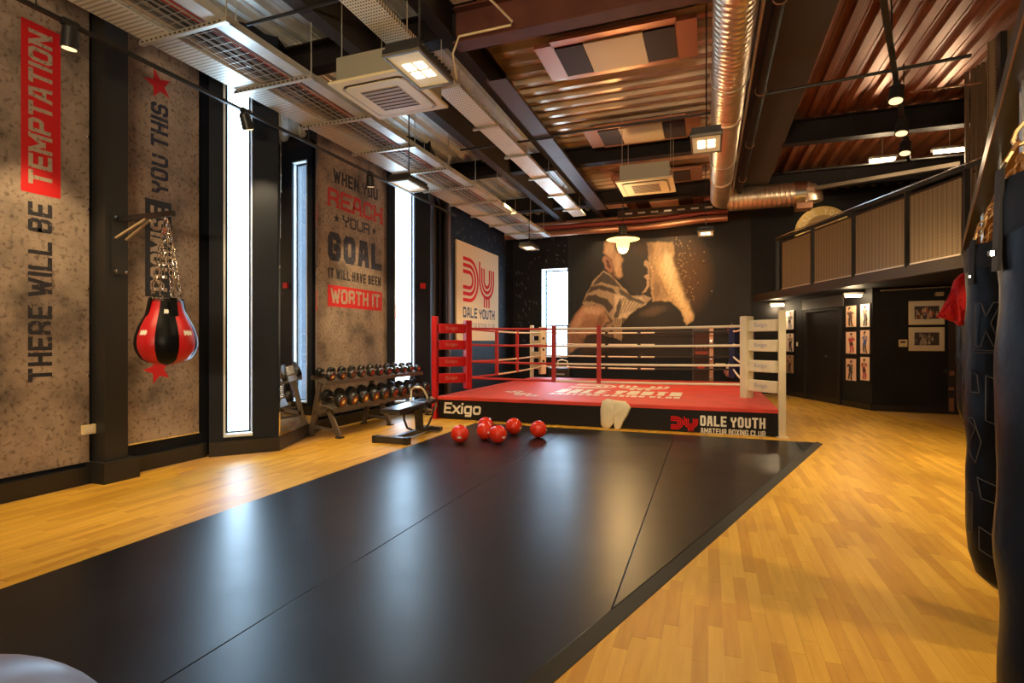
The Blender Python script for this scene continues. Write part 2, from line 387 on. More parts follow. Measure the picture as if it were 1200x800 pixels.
def blob(C, X, Y, cx, cy, rx, ry, col, op=1., ang=0, hard=1.):
    ca, sa = math.cos(ang), math.sin(ang); dx, dy = X-cx, Y-cy
    q = ((dx*ca+dy*sa)/rx)**2+((-dx*sa+dy*ca)/ry)**2
    a = np.clip((1-q)*hard, 0, 1)*op
    return C*(1-a[..., None])+np.array(col)*a[..., None]
def ribbon(pts2, wd, O, ex, ey, nrm, mat=None, mb=None, t=.003):
    """stroke of constant width along 2D points in a plane"""
    O, ex, ey, nrm = Vector(O), Vector(ex), Vector(ey), Vector(nrm)
    L_, R_ = [], []
    for i, p in enumerate(pts2):
        a = pts2[max(0, i-1)]; b = pts2[min(len(pts2)-1, i+1)]; dx, dy = b[0]-a[0], b[1]-a[1]; l = math.hypot(dx, dy) or 1
        L_.append((p[0]-dy/l*wd/2, p[1]+dx/l*wd/2)); R_.append((p[0]+dy/l*wd/2, p[1]-dx/l*wd/2))
    k = len(mb.v)
    for q in L_+R_: mb.v.append(tuple(O+ex*q[0]+ey*q[1]+nrm*t))
    n = len(pts2)
    for i in range(n-1): mb.f.append((k+i, k+n+i, k+n+i+1, k+i+1)); mb.m.append(0)
def logo(name, O, R, U, mat, parent, t=.003, label=None):
    """club emblem: three nested arcs making a D, three nested U strokes with three stems making a Y; box 1.94 x 1.18"""
    O, R, U = Vector(O), Vector(R), Vector(U); nrm = R.cross(U).normalized(); ex, ey = R/1.94, U/1.18
    mb = MB()
    for r in (.50, .345, .19):
        cx, cy = .36, .62
        pts = [(0, cy+r), (cx, cy+r)]+[(cx+r*math.sin(a), cy+r*math.cos(a)) for a in np.linspace(.1, math.pi-.1, 16)]+[(cx, cy-r), (0, cy-r)]
        ribbon(pts, .09, O, ex, ey, nrm, mb=mb, t=t)
    for r in (.46, .32, .18):
        cx, cy = 1.43, .72
        pts = [(cx-r, 1.16 if r > .4 else 1.02), (cx-r, cy)]+[(cx-r*math.cos(a), cy-r*math.sin(a)) for a in np.linspace(.1, math.pi-.1, 16)]+[(cx+r, cy), (cx+r, 1.02)]
        ribbon(pts, .085, O, ex, ey, nrm, mb=mb, t=t)
    for dx in (-.15, 0, .15): ribbon([(1.43+dx, .27), (1.43+dx, 0)], .085, O, ex, ey, nrm, mb=mb, t=t)
    return mb.build(name, mat, parent, label=label)
def star(name, O, r, nrm, mat, parent, ex=(0,1,0), ey=(0,0,1), rot=0):
    pts = []
    for i in range(10):
        a = math.pi/2+rot+i*math.pi/5; q = r if i % 2 == 0 else r*.42
        pts.append(Vector(O)+Vector(ex)*q*math.cos(a)+Vector(ey)*q*math.sin(a))
    return MB().plate(pts, nrm, .002).build(name, mat, parent)

# =================================================================== THE SETTING
ZT = 5.12                                   # underside of the roof deck
A1, B1, C1 = (-5.49, 4.64), (-5.01, 5.20), (-5.51, 6.50)          # first projecting bay: window face A-B, mirror face B-C
A2, B2, C2 = (-5.51, 8.40), (-4.98, 9.02), (-5.52, 10.40)
A0, B0, C0 = (-5.49, .55), (-5.01, 1.1), (-5.51, 2.0)
# floor
o = MB().prism([(-6.2, -4), (7.6, -4), (7.6, 16), (-6.2, 16)], -.12, -.004).build('floor', FLOORBASE); struct(o); FLOOR = o
def inside_mat(u, v):
    if v > 7.98 or u < -3.57: return False
    t = (v-2.0)/(7.98-2.0); return u < -.665+t*(1.33+.665)
def visible(u, v):
    x = u*CS+v*SN; d = -u*SN+v*CS
    if d < .6: return None
    px, py = 600+F*x/d, 400+F*EYE/d
    if px < -60 or px > 1225 or py > 850: return None
    return d
PW, PL = .066, .50
cand = []
ri = 0
for iu in range(int(-5.6/PW), int(6.2/PW)):
    off = random.random()*PL
    for iv in range(-1, int(13.5/PL)+1):
        u0, v0 = iu*PW, iv*PL+off
        uc, vc = u0+PW/2, v0+PL/2
        if inside_mat(uc, vc) and inside_mat(u0+PW+.05, v0) and inside_mat(u0+PW+.05, v0+PL+.3) and uc > -3.55: continue
        if -4.4 < u0 and u0+PW < .85 and 8.42 < v0 and v0+PL < 13.7: continue
        if u0 < -5.5: continue
        if u0 < -5.0 and (4.0 < vc < 7.0 or vc > 7.9): continue
        if v0+PL > 12.15 and u0 > 2.9: continue
        if u0 > 1.75 and v0+PL > 14.6 - (u0-1.97)*2.4: continue
        d = visible(uc, vc)
        if d is None: continue
        cand.append((d, u0, v0))
cand.sort()
shades = [MB().box(.0004, PW-.0004, .0005, PL-.0005, -.003, 0).mesh('plank', WOODS[i]) for i in range(5)]
for d, u0, v0 in cand[:300]:
    p = bpy.data.objects.new('plank', random.choice(shades)); COL.objects.link(p); p.parent = FLOOR; p.location = (u0, v0, 0)
mb = MB()
for d, u0, v0 in cand[300:]:
    mb.box(u0+.0004, u0+PW-.0004, v0+.0005, v0+PL-.0005, -.003, 0, random.randrange(5))
o = mb.build('plank', WOODS, FLOOR); o['kind'] = 'stuff'
print('planks', len(cand))

def wallbox(name, mb, mat, **k): o = mb.build(name, mat, **k); return struct(o)
WT = 5.3
# left wall
mb = MB()
mb.box(-5.9, -5.6, -4, .72, 0, WT); mb.box(-5.9, -5.6, 1.9, 4.80, 0, WT); mb.box(-5.9, -5.6, 6.4, 8.60, 0, WT); mb.box(-5.9, -5.56, 10.3, 15.5, 0, WT)
wallbox('wall_left', mb, BLUEWALL)
def bay(A, B, C, n, wpx=None, z0=.235, z1=4.7, glasswin=True, t0=.2, t1=.62):
    """a projecting bay: window face from A to B with a slot opening, return face from B to C"""
    A, B, C = Vector((*A, 0)), Vector((*B, 0)), Vector((*C, 0)); e = (B-A); Lf = e.length; e.normalize()
    inw = Vector((e.y, -e.x, 0))          # towards the room
    out = -inw; T = .16
    def P(s_, dpt, z): p = A+e*s_+out*dpt; return (p.x, p.y, z)
    def slab(mb, s0, s1, za, zb, d0=0, d1=T): mb.hull8([P(s0, d0, za), P(s1, d0, za), P(s1, d1, za), P(s0, d1, za), P(s0, d0, zb), P(s1, d0, zb), P(s1, d1, zb), P(s0, d1, zb)][::1])
    w0, w1 = t0*Lf, t1*Lf
    mb = MB(); slab(mb, 0, w0, 0, WT); slab(mb, w1, Lf, 0, WT); slab(mb, w0, w1, 0, z0); slab(mb, w0, w1, z1, WT)
    # return face
    r = (C-B); r2 = Vector((-r.y, r.x, 0)).normalized()
    if r2.x > 0: r2 = -r2
    q = [B, C, C+r2*.12, B+r2*.12]
    mb.prism([(p.x, p.y) for p in q], 0, WT)
    wallbox('wall_left', mb, BLUEWALL)
    # window: reveal lining, black frame, pane
    win = MB(); slab(win, w0-.001, w0+.022, z0, z1, .0, .15); slab(win, w0, w1, z0-.02, z0+.012, -.03, .15); slab(win, w0, w1, z1-.02, z1, 0, .15); slab(win, w1-.012, w1+.001, z0, z1, .03, .15)
    win = wallbox('window_%d' % n, win, WHITEREV)
    fr = MB(); slab(fr, w0+.022, w0+.05, z0, z1, .1, .14); slab(fr, w1-.036, w1-.012, z0, z1, .1, .14); slab(fr, w0, w1, z0, z0+.03, .1, .14); slab(fr, w0, w1, z1-.05, z1-.02, .1, .14)
    fr.build('frame', STEELBLK, win)
    g = MB(); slab(g, w0+.03, w1-.02, z0+.02, z1-.03, .118, .124); g.build('pane', GLASS, win)
    c = A+e*((w0+w1)/2)+out*.2
    area('daylight_portal', (c.x, c.y, (z0+z1)/2), Vector(-inw).to_track_quat('Z', 'Y').to_euler(), w1-w0+.05, z1-z0, 1, (1, 1, 1), portal=True)
    # skirting
    mb = MB()
    for (a, b_) in ((A, B), (B, C)):
        ee = (b_-a).normalized(); nn = Vector((ee.y, -ee.x, 0)); 
        if nn.x < 0 and abs(nn.x) > .01: nn = -nn
        a2, b2 = a-ee*.0, b_+ee*.022
        mb.hull8([a2+nn*.025, b2+nn*.025, b2-nn*.02, a2-nn*.02]+[p+Vector((0, 0, .17)) for p in (a2+nn*.025, b2+nn*.025, b2-nn*.02, a2-nn*.02)])
    struct(mb.build('baseboard_left', SKIRT))
    return win
bay(A1, B1, C1, 1); bay(A2, B2, C2, 2, t0=.15, t1=.62); bay(A0, B0, C0, 4)
mb = MB()
for v0, v1 in ((-4, .55), (2.0, 4.64), (6.5, 8.4), (10.4, 15.2)): mb.box(-5.6, -5.52, v0, v1, 0, .16)
struct(mb.build('baseboard_left', SKIRT))
# mirrors on the two return faces
def mirror(B, C, label, z1=3.9, s0=.02, s1=1.0, tilt=.016):
    B, C = Vector((*B, 0)), Vector((*C, 0)); e = (C-B).normalized(); n = Vector((-e.y, e.x, 0)); n = n if n.x > 0 else -n; Lg = (C-B).length
    a, b_ = B+e*s0, B+e*Lg*s1
    q8 = (a+n*.004, b_+n*.004, b_+n*.010, a+n*(.010+tilt))
    o = MB().hull8(list(q8)+[p+Vector((0, 0, z1-.18)) for p in q8])
    o.v = [(x, y, z+.175) for x, y, z in o.v]
    o = o.build('wall_mirror', MIRROR); tag(o, label, 'mirror')
mirror(B1, C1, 'tall wall mirror on the return beside the dumbbell rack, reflecting the rack end', 4.3)
mirror(B2, C2, 'narrow tall mirror on the dark return behind the red ring corner post', 4.3, .35, .95)

# back wall with window
WB = 15.2
wl = on_v(634.5, 315, WB); wr = on_v(665, 418, WB); z1b, z0b = wl.z, wr.z
wallbox('wall_back', MB().box(.45, 7.7, WB, WB+.5, 0, WT), BLACKWALL)
mb = MB(); mb.box(-5.9, wl.x, WB, WB+.5, 0, WT); mb.box(wr.x, .45, WB, WB+.5, 0, WT); mb.box(wl.x, wr.x, WB, WB+.5, 0, z0b); mb.box(wl.x, wr.x, WB, WB+.5, z1b, WT)
wallbox('wall_back', mb, BLUEWALL)
win = MB(); win.box(wl.x-.001, wl.x+.015, WB-.004, WB+.48, z0b, z1b); win.box(wl.x, wr.x, WB, WB+.48, z1b-.015, z1b); win.box(wl.x, wr.x, WB-.03, WB+.48, z0b-.02, z0b+.01)
win = wallbox('window_3', win, WHITEREV)
fr = MB(); fr.box(wl.x+.015, wl.x+.05, WB+.4, WB+.45, z0b, z1b); fr.box(wr.x-.03, wr.x, WB+.4, WB+.45, z0b, z1b); fr.box(wl.x, wr.x, WB+.4, WB+.45, z0b, z0b+.04); fr.box(wl.x, wr.x, WB+.4, WB+.45, z1b-.05, z1b)
fr.build('frame', STEELBLK, win); MB().box(wl.x+.02, wr.x-.01, WB+.42, WB+.426, z0b+.02, z1b-.02).build('pane', GLASS, win)
area('daylight_portal', ((wl.x+wr.x)/2, WB+.52, (z0b+z1b)/2), (math.pi/2, 0, 0), wr.x-wl.x, z1b-z0b, 1, (1, 1, 1), portal=True)
# railing outside the back window
rail = thing('railing', 'thin metal balustrade outside the back window', 'railing', (wl.x-.5, 16.6, 0))
MB().box(wl.x-1.0, wr.x+.4, 16.58, 16.62, 1.83, 1.88).build('rail', RACKM, rail)
MB().box(wl.x-1.0, wr.x+.4, 16.58, 16.62, 0, .05).build('rail', RACKM, rail)
k = 0
u = wl.x-.9
while u < wr.x+.3:
    MB().box(u, u+.018, 16.59, 16.61, .05, 1.83).build('baluster', RACKM, rail); u += .12
# outside block seen through the tall window
bo = thing('building', 'pale building with a red band outside the tall window behind the dumbbells', 'building', (-18, 26, 0))
MB().box(-30, -14, 40, 44, -2, 3.3).build('lower_wall', M('pale_render', (.8, .8, .8), .8), bo)
MB().box(-30, -14, 39.9, 44, 3.3, 4.6).build('red_band', M('outside_red', (.7, .2, .14), .8), bo)
MB().box(-30, -14, 40, 44, 4.6, 6.5).build('upper_wall', M('pale_cladding', (.75, .76, .78), .8), bo)

# right end: wall A with the door, wall B with the big frames, closing walls
PA, PB, PC = (1.80, 15.2), (3.01, 12.22), (7.5, 12.05)
def vwall(P, Q, z0, z1, th=.2, mat=BLACKWALL, name='wall_right', side=-1):
    P, Q = Vector((*P, 0)), Vector((*Q, 0)); e = (Q-P).normalized(); n = Vector((-e.y, e.x, 0))*th*-side
    return wallbox(name, MB().prism([(p.x, p.y) for p in (P, Q, Q+n, P+n)], z0, z1), mat)
vwall(PA, PB, 0, 2.42); vwall(PB, PC, 0, 2.42)
wallbox('wall_right', MB().box(7.5, 7.7, -4, 15.6, 0, WT), BLACKWALL)
wallbox('wall_front', MB().box(-5.9, 7.7, -4.2, -4, 0, WT), M('front_wall_paint', (.12, .1, .09), .6))
for (P, Q) in ((PA, PB), (PB, PC)):
    P, Q = Vector((*P, 0)), Vector((*Q, 0)); e = (Q-P).normalized(); n = Vector((e.y, -e.x, 0))*.02
    struct(MB().prism([(p.x, p.y) for p in (P, Q, Q+n, P+n)], 0, .12).build('baseboard_right', SKIRT))

# =================================================================== CEILING
struct(MB().box(-5.9, 7.7, -4.2, 15.7, ZT+.12, ZT+.3).build('ceiling', M('roof_top', (.05, .045, .04), .8)))
def deck(u0, u1, v0, v1, axis, mat, pitch=.3, dep=.07, z=ZT):
    """trapezoidal steel sheeting; ribs run along axis"""
    mb = MB(); lo, hi = (v0, v1) if axis == 'u' else (u0, u1); a, b_ = (u0, u1) if axis == 'u' else (v0, v1)
    prof = []; q = lo
    while q < hi:
        prof += [(q, z), (q+.08, z), (q+.115, z+dep), (q+.16, z+dep), (q+.168, z+dep-.012), (q+.185, z+dep-.012), (q+.193, z+dep), (q+.26, z+dep)]; q += pitch
    prof.append((q, z))
    for p, h in prof:
        for s_ in (a, b_): mb.v.append((s_, p, h) if axis == 'u' else (p, s_, h))
    for i in range(len(prof)-1): mb.f.append((2*i, 2*i+1, 2*i+3, 2*i+2)); mb.m.append(0)
    return struct(mb.build('ceiling', mat))
deck(-5.7, -2.75, -4, 15.2, 'v', GALV)
deck(-2.75, .75, -4, 15.2, 'u', DECKW)
deck(.75, 7.5, -4, 15.2, 'v', DECKR, pitch=.27)
n_tr = 0
def beam(name_i, P, Q, zb, zt, w, mat=BEAM, flange=.02):
    """steel I beam"""
    P, Q = Vector(P), Vector(Q); e = (Q-P).normalized(); r = Vector((-e.y, e.x, 0)); mb = MB()
    def sl(wd, a, b_):
        mb.hull8([P-r*wd+Vector((0,0,a)), Q-r*wd+Vector((0,0,a)), Q+r*wd+Vector((0,0,a)), P+r*wd+Vector((0,0,a)), P-r*wd+Vector((0,0,b_)), Q-r*wd+Vector((0,0,b_)), Q+r*wd+Vector((0,0,b_)), P+r*wd+Vector((0,0,b_))])
    sl(w/2, zb, zb+flange); sl(w/2, zt-flange, zt); sl(.008, zb+flange, zt-flange)
    return struct(mb.build('trim_%d' % name_i, mat))
beam(1, (-2.76, -4, 0), (-2.76, 15.2, 0), 4.76, ZT-.005, .17)
for i, v in enumerate((1.0, 5.5, 10.25, 13.35)): 
    beam(2+i, (-5.6, v, 0), (-2.7, v, 0), 4.78, ZT-.01, .2); beam(21+i, (-2.7, v, 0), (.6, v, 0), 4.70 if i == 1 else 4.78, ZT-.01, .2, BEAMR if i == 1 else BEAM)
    beam(7+i, (1.2, v, 0), (7.4, v, 0), 4.72, ZT-.01, .2)
o = struct(MB().box(.5, 1.22, -4, 15.2, 4.74, ZT).build('trim_12', M('brown_bulkhead', (.035, .022, .015), .6)))
o = struct(MB().box(-3.95, -3.78, -4, 15.2, 4.72, ZT-.01).build('trim_13', M('dark_bay_beam', (.04, .03, .025), .6)))  # narrow dark beam on the room side of the left trays

# =================================================================== LEFT WALL THINGS
UP = -5.57
def panel(label, v0, v1, z0, z1):
    t = thing('wall_panel', label, 'wall panel', (UP, (v0+v1)/2, z0))
    MB().box(-5.6, UP, v0, v1, z0, z1).build('board', CONC, t)
    return t
p1 = panel('printed concrete-look wall panel reading THERE WILL BE TEMPTATION', 2.05, on_u(104.5, 400, UP).y, .2, 4.9)
NX = Vector((1, 0, 0))
def vtext(name, s, px0, py_top, px1, py_bot, mat, parent, bold=.02, lean=0):
    """vertical lettering reading upwards; px0/px1 are left/right edges, py at the left edge"""
    a = on_u(px0, py_top, UP); b_ = on_u(px0, py_bot, UP); c = on_u(px1, py_bot, UP)
    O = Vector((UP, c.y, b_.z)); R = Vector((0, 0, a.z-b_.z)); U = Vector((0, a.y-c.y, 0))
    return block(name, s, O, R, U, mat, parent, weight=.19)
def vrect(name, px0, py_top, px1, py_bot, mat, parent, t=.001):
    a = on_u(px0, py_top, UP); b_ = on_u(px0, py_bot, UP); c = on_u(px1, py_bot, UP)
    return MB().box(UP, UP+t, a.y, c.y, b_.z, a.z).build(name, mat, parent)
vtext('lettering', 'THERE WILL BE', 32.5, 235, 61, 448, INK, p1, .03)
vrect('red_block', 24.5, 19, 71, 223, REDBLK, p1)
vtext('lettering', 'TEMPTATION', 33, 32, 61, 214, KNOCK, p1, .02).location.x += .001
for py in (160, 245, 338, 440):
    q = on_u(102, py, UP); MB().lathe([(.012, 0), (.012, .012), (.004, .018)], (UP, q.y, q.z), 'x', 8).build('screw', CHROME, p1)
p2 = panel('printed concrete-look wall panel reading PROMISE YOU THIS with red stars', on_u(150, 400, UP).y, on_u(233, 400, UP).y, .3, 4.9)
vtext('lettering', 'YOU THIS', 176.5, 117, 197, 224, INKNAVY, p2, .03)
vrect('dark_block', 170, 231, 201, 347, M('flat_dark_ink', (.02, .024, .035), .6), p2)
vtext('lettering', 'PROMISE', 176, 240, 197, 340, KNOCK, p2, .02).location.x += .001
q = on_u(185.5, 99, UP); star('star', (UP, q.y, q.z), .16, NX, REDBLK, p2, rot=.3)
q = on_u(185, 433, UP); star('star', (UP, q.y, q.z), .16, NX, REDBLK, p2, rot=.3)
MB().box(UP-.01, UP+.006, on_u(150, 400, UP).y, on_u(233, 400, UP).y, .285, .30).build('edge_strip', CHROME, p2)
p3 = panel('printed concrete-look wall panel reading WHEN YOU REACH YOUR GOAL', 6.53, on_u(456, 400, UP).y, .2, 4.9)
def htext(name, s, px0, pyt0, pyb0, px1, mat, parent, bold=.02, Uw=UP, wt=.2, serif=False):
    """horizontal lettering on the left wall; heights read at the left edge"""
    a = on_u(px0, pyt0, Uw); b_ = on_u(px0, pyb0, Uw); c = on_u(px1, 400, Uw)
    return block(name, s, (Uw, b_.y, b_.z), (0, c.y-b_.y, 0), (0, 0, a.z-b_.z), mat, parent, weight=wt, serif=serif)
htext('lettering', 'WHEN YOU', 390.5, 197, 213, 442.5, INK, p3, .04)
htext('lettering', 'REACH', 384, 218, 240, 448, INKRED, p3, wt=.19, serif=True)
htext('lettering', 'YOUR', 401.5, 252, 265, 433, INKNAVY, p3, wt=.17, serif=True)
for px, py in ((394.5, 256), (438.5, 271)):
    q = on_u(px, py, UP); star('star', (UP, q.y, q.z), .075, NX, INK, p3)
htext('lettering', 'GOAL', 384, 270, 304, 447, INKNAVY, p3, wt=.26)
htext('lettering', 'IT WILL HAVE BEEN', 384.5, 313, 325, 446, INK, p3, .02)
a = on_u(384, 333, UP); b_ = on_u(384, 358.5, UP); c = on_u(447.5, 400, UP)
MB().box(UP, UP+.001, a.y, c.y, b_.z, a.z).build('red_block', REDBLK, p3)
htext('lettering', 'WORTH IT', 387.5, 337, 354.5, 445, KNOCK, p3, .03).location.x += .001
# pilaster casing
v0, v1 = on_u(123, 400, -5.4).y, on_u(150, 400, -5.4).y
mb = MB().box(-5.6, -5.4, v0, v1, 0, WT).box(-5.6, -5.33, v0-.05, v1+.07, 0, .2)
struct(mb.build('trim_14', STEELBLK))
# socket
q = on_u(108, 502, UP)
sk = thing('wall_socket', 'cream double power socket low on the left wall panel', 'socket', (UP, q.y, q.z))
MB().box(UP, UP+.04, q.y-.1, q.y+.1, q.z-.045, q.z+.045).build('back_box', CREAM, sk, bevel=.004)
for dv in (-.055, .055): MB().box(UP+.04, UP+.046, q.y+dv-.035, q.y+dv+.035, q.z-.03, q.z+.03).build('outlet', M('off_white_plastic', (.8, .72, .55), .4), sk)

# wall-bracket and maize bag
q = Vector((-5.4, (v0+v1)/2+.02, 0)); bv = q.y
zt, zb = on_u(138, 257, -5.4).z, on_u(138, 322, -5.4).z
br = thing('bag_bracket', 'black steel wall bracket holding the hanging ball bag', 'bracket', (-5.4, bv, zb))
MB().box(-5.4, -5.38, bv-.07, bv+.07, zb, zt+.03).build('wall_plate', STEELBLK, br)
MB().bar((-5.38, bv, zt), (-4.66, bv, zt), .04, .05).build('arm', STEELBLK, br)
for s_ in (-.05, .05): MB().bar((-5.37, bv+s_, zb+.35), (-5.0, bv+s_*.4, zt-.03), .018, .018).build('strut', CREAMD, br)
for dv in (-.05, .05):
    for z in (zb+.03, zt+.01): MB().lathe([(.016, 0), (.016, .014), (.006, .02)], (-5.38, bv+dv, z), 'x', 8).build('bolt', CHROME, br)
# the bag hangs at photo column 190
bx, by = -4.75, bv; 
d_ = -bx*SN+by*CS
BZ1, BZ0 = EYE+(400-352)/F*d_, EYE+(400-428)/F*d_
bag = thing('maize_bag', 'red and black round punch ball hanging on chains from the bracket', 'punch bag', (bx, by, BZ0))
RG = 31/F*d_; Hh = BZ1-BZ0
prof = [(.02, 0), (.45, .02), (.78, .1), (.95, .22), (1.0, .33), (.97, .45), (.86, .6), (.7, .74), (.57, .86), (.5, 1.0)]
def bag_r(f):
    for i in range(len(prof)-1):
        if f <= prof[i+1][1]:
            t = (f-prof[i][1])/(prof[i+1][1]-prof[i][1]); return prof[i][0]+t*(prof[i+1][0]-prof[i][0])
    return prof[-1][0]
a0 = math.atan2(-by, -bx)        # towards the camera
for k in range(8):
    mb = MB(); a_lo = a0+math.pi/8*(2*k-1)+.02; a_hi = a_lo+math.pi/4
    n, m_ = 8, 20
    for i in range(m_+1):
        f = i/m_; r = bag_r(f)*RG
        for j in range(n+1):
            t = j/n; a = a_lo+(a_hi-a_lo)*t; rr = r*(1+.035*math.sin(math.pi*t))
            mb.v.append((bx+rr*math.cos(a), by+rr*math.sin(a), BZ0+Hh*f))
    for i in range(m_):
        for j in range(n): q0 = i*(n+1)+j; mb.f.append((q0, q0+1, q0+n+2, q0+n+1)); mb.m.append(0)
    mb.build('leather_panel', RED if k % 2 else LEATHER, bag, smooth=True, label='red leather panel' if k % 2 else 'black leather panel')
MB().lathe([(RG*.50, 0), (RG*.46, .012), (RG*.1, .02)], (bx, by, BZ1), 'z', 24).build('top_disc', LEATHER, bag)
mb = MB().tube([(bx+RG*.52*math.cos(a), by+RG*.52*math.sin(a), BZ1-.01) for a in np.linspace(0, 2*math.pi, 25)[:-1]], .006, 6, closed=True)
mb.build('piping', STEELBLK, bag)
ztop = zt-.02
for k in range(4):
    a = a0+math.pi/8+k*math.pi/2; p0 = Vector((bx+RG*.5*math.cos(a), by+RG*.5*math.sin(a), BZ1)); p1_ = Vector((bx, by, ztop))
    mb = MB(); nl = 14
    st = MB().bar(p0+Vector((0, 0, -.16))*1+Vector((math.cos(a), math.sin(a), 0))*.045, p0+Vector((math.cos(a)*.01, math.sin(a)*.01, .02)), .06, .008, up=(math.cos(a), math.sin(a), 0))
    st.build('strap', LEATHER, bag)
    dr = (p1_-p0)/nl; e = dr.normalized(); s1 = e.cross(Vector((0, 1, .1))).normalized(); s2 = e.cross(s1)
    for i in range(nl):
        c0 = p0+dr*(i+.5); s_ = s1 if i % 2 else s2
        mb.tube([c0+e*(dr.length*.62)*math.cos(t)+s_*.02*math.sin(t) for t in np.linspace(0, 2*math.pi, 9)[:-1]], .006, 5, closed=True)
    mb.build('chain', CHROME, bag)
# small printed marks on the bag, laid on its skin
def bag_mark(name, a_off, f, w_, h_, mat):
    mb = MB(); n = 6
    for i in range(n+1):
        for j in range(n+1):
            a = a0+a_off+w_*(j/n-.5); ff = f+h_*(i/n-.5); r = bag_r(ff)*RG*1.045
            mb.v.append((bx+r*math.cos(a), by+r*math.sin(a), BZ0+Hh*ff))
    for i in range(n):
        for j in range(n):
            if (i in (0, n-1)) and j % 2: continue
            q0 = i*(n+1)+j; mb.f.append((q0, q0+1, q0+n+2, q0+n+1)); mb.m.append(0)
    return mb.build(name, mat, bag, label='small cream printed mark')
bag_mark('print_mark', .78, .5, .36, .08, WHITEP); bag_mark('print_mark', -.80, .5, .3, .08, WHITEP); bag_mark('print_mark', .0, .82, .22, .07, WHITEP)

# black lighting rail along the left wall with spots
tr_ = thing('lighting_rail', 'long black lighting rail running along the left wall panels', 'rail', (-4.88, 6, 3.93))
MB().box(-4.9, -4.865, .5, 9.9, 3.92, 3.95).build('rail', STEELBLK, tr_)
for v in (2.6, 5.6, 8.8): MB().tube([(-4.88, v, 3.95), (-4.88, v, 4.165)], .006, 6).build('hanger', STEELBLK, tr_)
def track_spot(loc, target, label, group=None, e=60, lit=True, r=.05):
    loc, tg = Vector(loc), Vector(target); t = thing('track_spotlight', label, 'spotlight', loc, group=group)
    MB().box(loc.x-.025, loc.x+.025, loc.y-.06, loc.y+.06, loc.z-.02, loc.z+.03).build('adapter', STEELBLK, t)
    d = (tg-loc).normalized(); c = loc+Vector((0, 0, -.09))
    MB().tube([loc+Vector((0, 0, -.02)), c], .015, 8).build('arm', STEELBLK, t)
    MB().tube([c-d*.08, c-d*.06, c+d*.10, c+d*.10], [.035, r+.005, r+.012, r+.008], 16).build('housing', STEELBLK, t, smooth=True)
    MB().tube([c+d*.101, c+d*.108], r, 16).build('lens', SPOTLIT, t)
    if lit: spot('spot_light', c+d*.13, tg, e, WARM, 62, .55)
    return t
for px, e_, tgt, lb in ((82, 150, (-5.5, 3.0, .2), 'black track spotlight over the first wall panel'), (288, 160, (-5.0, 6.2, .2), 'black track spotlight in front of the first tall window'),
                 (434, 150, (-5.5, 8.2, .6), 'black track spotlight over the WHEN YOU panel lettering')):
    q = on_u(px, 100, -4.88); track_spot((-4.88, q.y, 3.93), tgt, lb, e=e_)
for vv, tt in ((1.3, (-4.9, 2.6, 0)), (4.0, (-4.7, 4.6, 0)), (7.4, (-4.4, 7.2, 0))):
    spot('spot_light', (-4.7, vv, 3.85), tt, 90, WARM, 75, .6)
# fire call point
q = on_line(495, 335, A2, B2); e = Vector((B2[0]-A2[0], B2[1]-A2[1], 0)).normalized(); n = Vector((e.y, -e.x, 0))
fc = MB(); a = Vector((q.x, q.y, q.z)); fc.hull8([a-e*.05+Vector((0,0,-.05)), a+e*.05+Vector((0,0,-.05)), a+e*.05-Vector((0,0,.05))+n*.04, a-e*.05-Vector((0,0,.05))+n*.04, a-e*.05+Vector((0,0,.05)), a+e*.05+Vector((0,0,.05)), a+e*.05+Vector((0,0,.05))+n*.04, a-e*.05+Vector((0,0,.05))+n*.04])
tag(fc.build('fire_call_point', REDBLK), 'small red fire call point beside the second tall window', 'alarm')
# dark pipes behind the ring's red corner
for k, (v, m_) in enumerate(((10.62, BEAM), (10.8, M('purple_grey_pipe', (.16, .12, .15), .35)), )):
    o = MB().tube([(-5.5, v, 0), (-5.5, v, 4.4)], .045, 12).build('wall_pipe', m_, smooth=True); tag(o, ['dark vertical wall pipe nearer the bay behind the ring', 'grey vertical wall pipe next to the club banner'][k], 'pipe')
# club banner
UBN = -5.52
a = on_u(535, 280, UBN); b_ = on_u(584, 400, UBN)
bn = thing('club_banner', 'cream banner with red emblem on the dark wall behind the ring', 'banner', (UBN, (a.y+b_.y)/2, b_.z))
MB().box(-5.555, UBN, a.y, b_.y, on_u(535, 399, UBN).z, a.z).build('board', M('cream_banner', (.72, .56, .34), .8, spec=.2), bn)
z_t, z_b = on_u(542.5, 299, UBN).z, on_u(542.5, 356.5, UBN).z
logo('emblem', (UBN, on_u(542.5, 400, UBN).y, z_b), (0, on_u(579, 400, UBN).y-on_u(542.5, 400, UBN).y, 0), (0, 0, z_t-z_b), REDP, bn)
htext('lettering', 'DALE YOUTH', 542.5, 359, 371.5, 579.5, INKNAVY, bn, .015, UBN)
htext('lettering', 'AMATEUR BOXING CLUB', 542.5, 377, 384.5, 579.5, M('faint_grey_ink', (.36, .28, .2), .6), bn, .0, UBN)
